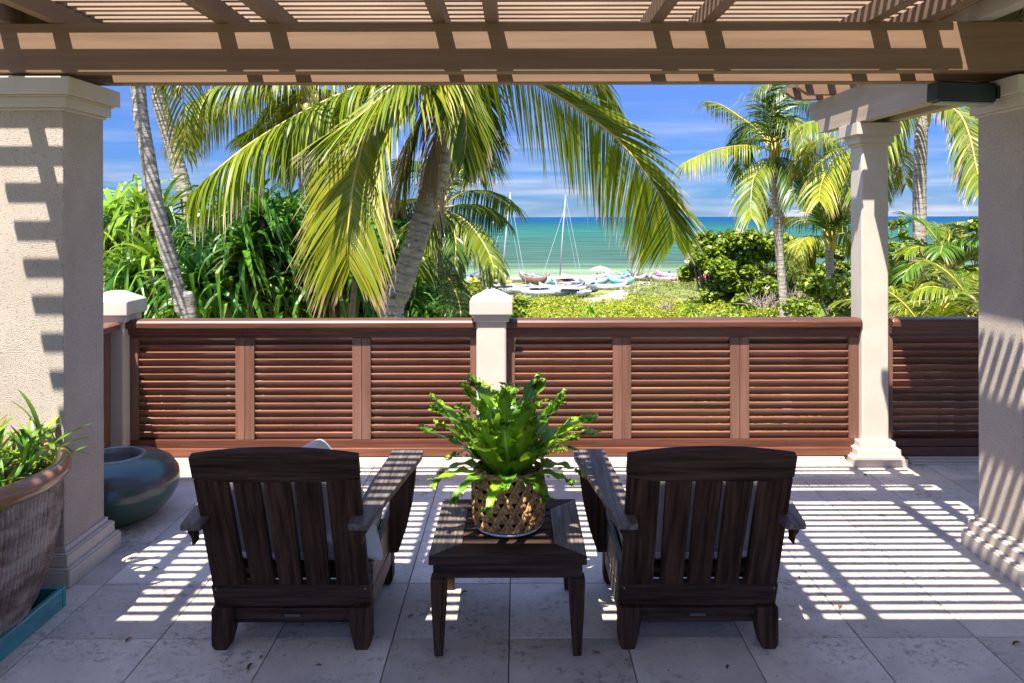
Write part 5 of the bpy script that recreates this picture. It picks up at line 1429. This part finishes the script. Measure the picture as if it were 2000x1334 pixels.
def catamaran(px, py, head, label, mast_px=None, L=4.9, W_=2.2, mh=8.3, hullc=WHT, tramp=(.26,.28,.32), lean=(0,0), mast=True):
    r_ = placed('catamaran', px, py, head, label, 'catamaran', 'small catamarans on the beach')
    for s in (-1, 1):
        h = bpy.data.objects.new('hull_side', None)
        V = MB()
        # slim hull
        n = 12; pr = []
        mb = MB(); VV = []; Fc = []
        for i in range(n+1):
            t = -1+2*i/n; w = .17*(1-max(0,t)**3)*(1-.25*max(0,-t)**2)+.01; kz = .22*max(0,t)**3
            for a in range(8):
                th = 2*math.pi*a/8; VV.append((t*L/2, s*W_/2 + w*math.cos(th), .30 + kz + .26*math.sin(th)*(1-.5*max(0,t)**2)))
        for i in range(n):
            for j in range(8): Fc.append((i*8+j, i*8+(j+1)%8, (i+1)*8+(j+1)%8, (i+1)*8+j))
        Fc += [tuple(range(7,-1,-1)), tuple(range(n*8, n*8+8))]
        mb.add(VV, Fc); lp(mb, 'hull', bm_(hullc), r_, True)
        lp(MB().box(-L/2-.25, -L/2-.03, s*W_/2-.02, s*W_/2+.02, .05, .75), 'rudder', bm_(WHT), r_)
    for x in (-.85, .75): lp(MB().tube([(x,-W_/2,.72),(x,W_/2,.72)], .05, 8), 'crossbeam', bm_((.6,.6,.62)), r_, True)
    lp(MB().box(-.84, .74, -W_/2+.1, W_/2-.1, .70, .715), 'trampoline', bm_(tramp), r_)
    if mast:
        top = (.75+lean[0], lean[1], .72+mh)
        lp(MB().tube([(.75,0,.72), ((.75+top[0])/2-.05, top[1]/2, .72+mh/2), top], [.075,.07,.045], 8), 'mast', bm_((.78,.78,.80)), r_, True)
        for e in ((L/2-.1, W_/2, .6), (L/2-.1, -W_/2, .6), (-.3, W_/2, .72), (-.3, -W_/2, .72)):
            lp(MB().tube([(top[0]*.9+.07, top[1]*.85, .72+mh*.84), e], .010, 4), 'stay', bm_((.5,.52,.54)), r_)
        lp(MB().tube([(.7,0,1.2), (-2.2,-.2,1.15)], .05, 6), 'boom', bm_((.72,.72,.74)), r_, True)
    return r_
catamaran(985, 572, 12, 'catamaran with the left white mast beside the middle post', mh=8.6, lean=(-.05,.0), mast=False)
m1 = G(976, 568)
def mast_thing(px0, py0, px1, py1, Y_, label):
    a, b = P(px0, py0, Y_), P(px1, py1, Y_); r_ = root('sailboat_mast', a, label, 'mast', 'masts of the beached catamarans')
    MB().tube([a, a.lerp(b,.5)+Vector((-.03,0,0)), b], [.072,.068,.045], 8).make('spar', bm_((.40,.40,.42)), r_, smooth=True)
    for dx, dz in ((-1.9,0),(1.9,0)):
        e = Vector((a.x+dx, a.y+1.1*(1 if dx > 0 else -1), a.z+.1)); MB().tube([b.lerp(a,.16), e], .016, 4).make('stay', bm_((.45,.55,.55)), r_)
    e = Vector((a.x+2.2, a.y-.6, a.z+.2)); MB().tube([b.lerp(a,.02), e], .016, 4).make('stay', bm_((.45,.55,.55)), r_)
mast_thing(979, 562, 997, 376, 69, 'tall white mast rising nearest the middle post, leaning slightly right')
mast_thing(1093, 548, 1105, 380, 78, 'tall white mast farther right between the post and the big right frond')
catamaran(1098, 556, 100, 'catamaran with the right hand mast', mast=False)
catamaran(1060, 578, 205, 'white catamaran lying nearest, twin hulls side on in the greenery', mast=False, hullc=(.36,.36,.38), tramp=(.28,.31,.38))
catamaran(1118, 579, 250, 'white catamaran hull pair with raised bows nearest the sandy path', mast=False, L=3.8, W_=1.8, hullc=(.32,.34,.36), tramp=(.22,.24,.27))
catamaran(1568, 566, 20, 'catamaran with dark blue trampoline behind the tall palm', mast=False, L=5.0, W_=2.6, tramp=(.04,.07,.18))
catamaran(1602, 572, 70, 'yellow hulled catamaran by the short palm', mast=False, L=4.4, W_=1.6, hullc=(.50,.28,.04), tramp=(.34,.28,.22))
catamaran(1650, 568, 10, 'blue and white catamaran seen beside the slim column', mast=False, L=4.4, W_=1.8, hullc=(.55,.60,.70), tramp=(.10,.28,.40))
# yellow bag, orange buoy, boards
def blob(px, py, r, c, name, label, cat, dz=.3, sq=(1,1,.7)):
    p = G(px, py) + Vector((0,0,dz)); mb = MB()
    mb.lathe([(.001,-r*sq[2]),(r*.6,-r*.8*sq[2]),(r,-.1*r),(r*.92,.4*r*sq[2]),(r*.5,.85*r*sq[2]),(.001,r*sq[2])], p, 14)
    tag(mb.make(name, bm_(c), loc=p, smooth=True), label, cat)
blob(993, 568, .38, (.75,.48,.03), 'sail_bag', 'yellow sail bag on the nearest catamaran by the middle post', 'bag', .75, (1,1,.5))
blob(1083, 577, .30, (.70,.14,.05), 'marker_buoy', 'orange buoy lying in the greenery among white ropes', 'buoy', .3)
rp = MB(); rg = random.Random(8)
for i in range(7):
    c = G(1062+i*6, 576+rg.uniform(-2,2)) + Vector((0,0,.4)); pts = [c + Vector((math.cos(a)*.32, rg.uniform(-.1,.1), math.sin(a)*.38)) for a in np.linspace(0, 6.28, 13)]
    rp.tube(pts, .022, 4)
tag(rp.make('rope_coils', bm_((.72,.72,.70)), loc=G(1075,577)), 'loose white rope coils beside the orange buoy', 'rope')
def board(px, py, head, L, c, label, pitch=0):
    r_ = placed('surfboard', px, py, head, label, 'surfboard', 'boards lying by the boats', pitch=pitch, dz=.35)
    V = []; n = 14
    for i in range(n+1):
        t = -1+2*i/n; w = .34*(1-abs(t)**2.3)**.6+.005; V += [(t*L/2,-w,.0),(t*L/2,0,.05),(t*L/2,w,.0),(t*L/2,0,-.05)]
    Fc = [(i*4+j, i*4+(j+1)%4, (i+1)*4+(j+1)%4, (i+1)*4+j) for i in range(n) for j in range(4)]
    me = mesh('board_deck', V, Fc, bm_(c), True); o = bpy.data.objects.new('board_deck', me); COL.objects.link(o); o.parent = r_
    lp(MB().box(-L*.42, -L*.36, -.01, .01, .04, .22), 'fin', bm_((.2,.2,.22)), r_)
board(1126, 579, 150, 2.6, (.74,.80,.80), 'pale board leaning out beside the nearest catamaran', 8)
board(1035, 568, 25, 2.4, (.80,.80,.80), 'white board on the greenery below the brown bowed canoe', -10)
board(1398, 574, -12, 2.6, (.72,.66,.58), 'pale board lying in the scrub left of the round bush')

# dark blue kayak stack in scrub
r_ = placed('kayak', 1374, 572, 100, 'dark blue kayak standing in the scrub left of the round bush', 'kayak'); hull(r_, 'hull', 3.0, .65, .4, .3, bm_((.02,.06,.12)), bm_((.02,.04,.08)))
# umbrella
up = G(1172, 546); up.z = float(ground_h(np.array(up.x), np.array(up.y))); U = root('beach_umbrella', up, 'pale pink beach umbrella standing at the water edge', 'umbrella')
mb = MB(); k = 12; rad = 1.12; zt = up.z + 1.55
ring = [(up.x+rad*math.cos(2*math.pi*i/k), up.y+rad*math.sin(2*math.pi*i/k), zt-.42-.03*(i % 2)) for i in range(k)]
mid = [(up.x+rad*.55*math.cos(2*math.pi*i/k), up.y+rad*.55*math.sin(2*math.pi*i/k), zt-.12) for i in range(k)]
mb.add(ring+mid+[(up.x, up.y, zt)], [(i,(i+1)%k,k+(i+1)%k,k+i) for i in range(k)] + [(k+i,k+(i+1)%k,2*k) for i in range(k)])
o = mb.make('canopy', bm_((.48,.38,.40)), U); sd = o.modifiers.new('s','SOLIDIFY'); sd.thickness = .02
MB().tube([up, (up.x, up.y, zt+.08)], .025, 6).make('pole', bm_((.7,.7,.7)), U)

# swimmer
def swimmer(px, py, label):
    Y_ = F*(CZ-SEA_Z)/(py-CY); c = Vector(((px-CX)*Y_/F, Y_, SEA_Z))
    vs = [(0,0,-.55),(0,0,-.25),(0,0,.02),(0,0,.12),(0,-.02,.24),(0,-.02,.36),(.19,0,.0),(.30,-.12,-.22),(-.19,0,.0),(-.30,-.12,-.22)]
    ed = [(0,1),(1,2),(2,3),(3,4),(4,5),(2,6),(6,7),(2,8),(8,9)]
    me = bpy.data.meshes.new('person'); me.from_pydata(vs, ed, []); me.materials.append(mat('skin', (.42,.22,.13), rough=.5))
    o = link('person', me, None, c); m = o.modifiers.new('skin', 'SKIN')
    for i, r in enumerate((.15,.16,.13,.055,.10,.09,.06,.045,.06,.045)): me.skin_vertices[0].data[i].radius = (r, r)
    o.modifiers.new('s', 'SUBSURF').levels = 2
    tag(o, label, 'person')
    h = MB().lathe([(.001,.50),(.06,.485),(.105,.42),(.112,.34),(.09,.28)], c + Vector((0,.015,-.02)), 12).make('hair', bm_((.03,.02,.015)), o, smooth=True)
swimmer(1640, 540, 'dark haired bather standing shoulder deep in the water by the slim column')
# dry leaf bits on the floor
rgf = random.Random(77)
lf_ = LB(); lf_.add(*strap([Vector((-.016,0,.002)), Vector((-.006,.002,.006)), Vector((.006,.001,.007)), Vector((.017,-.002,.003))], lambda t: .0055*math.sin(min(1,t*.9+.08)*3.1)+.0005, 2, rn=.3, fold=.5))
lfm = mesh('dry_leaf', lf_.v, lf_.f, M['pandanus_dead'], True, {'lt': lf_.lt, 'rn': lf_.rn, 'ac': lf_.ac})
for (px, py) in ((508,1284),(487,1303),(802,1205),(1163,1278),(1640,1188),(1722,1010),(1985,1262),(1690,930),(300,1110),(1420,1305),(905,1160),(620,1300),(1560,1130),(250,1250)):
    Y_ = F*CZ/(py-CY); o = link('dry_leaf', lfm, None, ((px-CX)*Y_/F, Y_, .0005)); o.rotation_euler = (0,0,rgf.uniform(0,6)); s_c = rgf.uniform(.6,1.3); o.scale = (s_c,)*3
    tag(o, 'tiny dry leaf bit lying on the pale stone floor', 'leaf', 'dry leaf bits scattered on the floor')
# far white boats
for px, lab in ((967, 'tiny white boat far out on the water above the first mast boats'), (1575, 'tiny white boat far out on the water left of the slim column')):
    py = 438; Y_ = F*(CZ-SEA_Z)/(py-CY); c = Vector(((px-CX)*Y_/F, Y_, SEA_Z))
    r_ = root('motor_boat', c, lab, 'boat', 'white boats far out')
    V = [(-6,-1.4,0),(3,-1.4,0),(6.5,0,.2),(3,1.4,0),(-6,1.4,0),(-6,-1.7,1.3),(3.5,-1.7,1.5),(7.6,0,1.9),(3.5,1.7,1.5),(-6,1.7,1.3)]
    MB().add([Vector(v)+c for v in V], [(4,3,2,1,0),(5,6,7,8,9)]+[(i,(i+1)%5,5+(i+1)%5,5+i) for i in range(5)]).make('hull', bm_(WHT), r_)
    MB().box(c.x-2.5, c.x+1.2, c.y-1, c.y+1, c.z+1.4, c.z+2.8).make('cabin', bm_((.7,.72,.75)), r_)
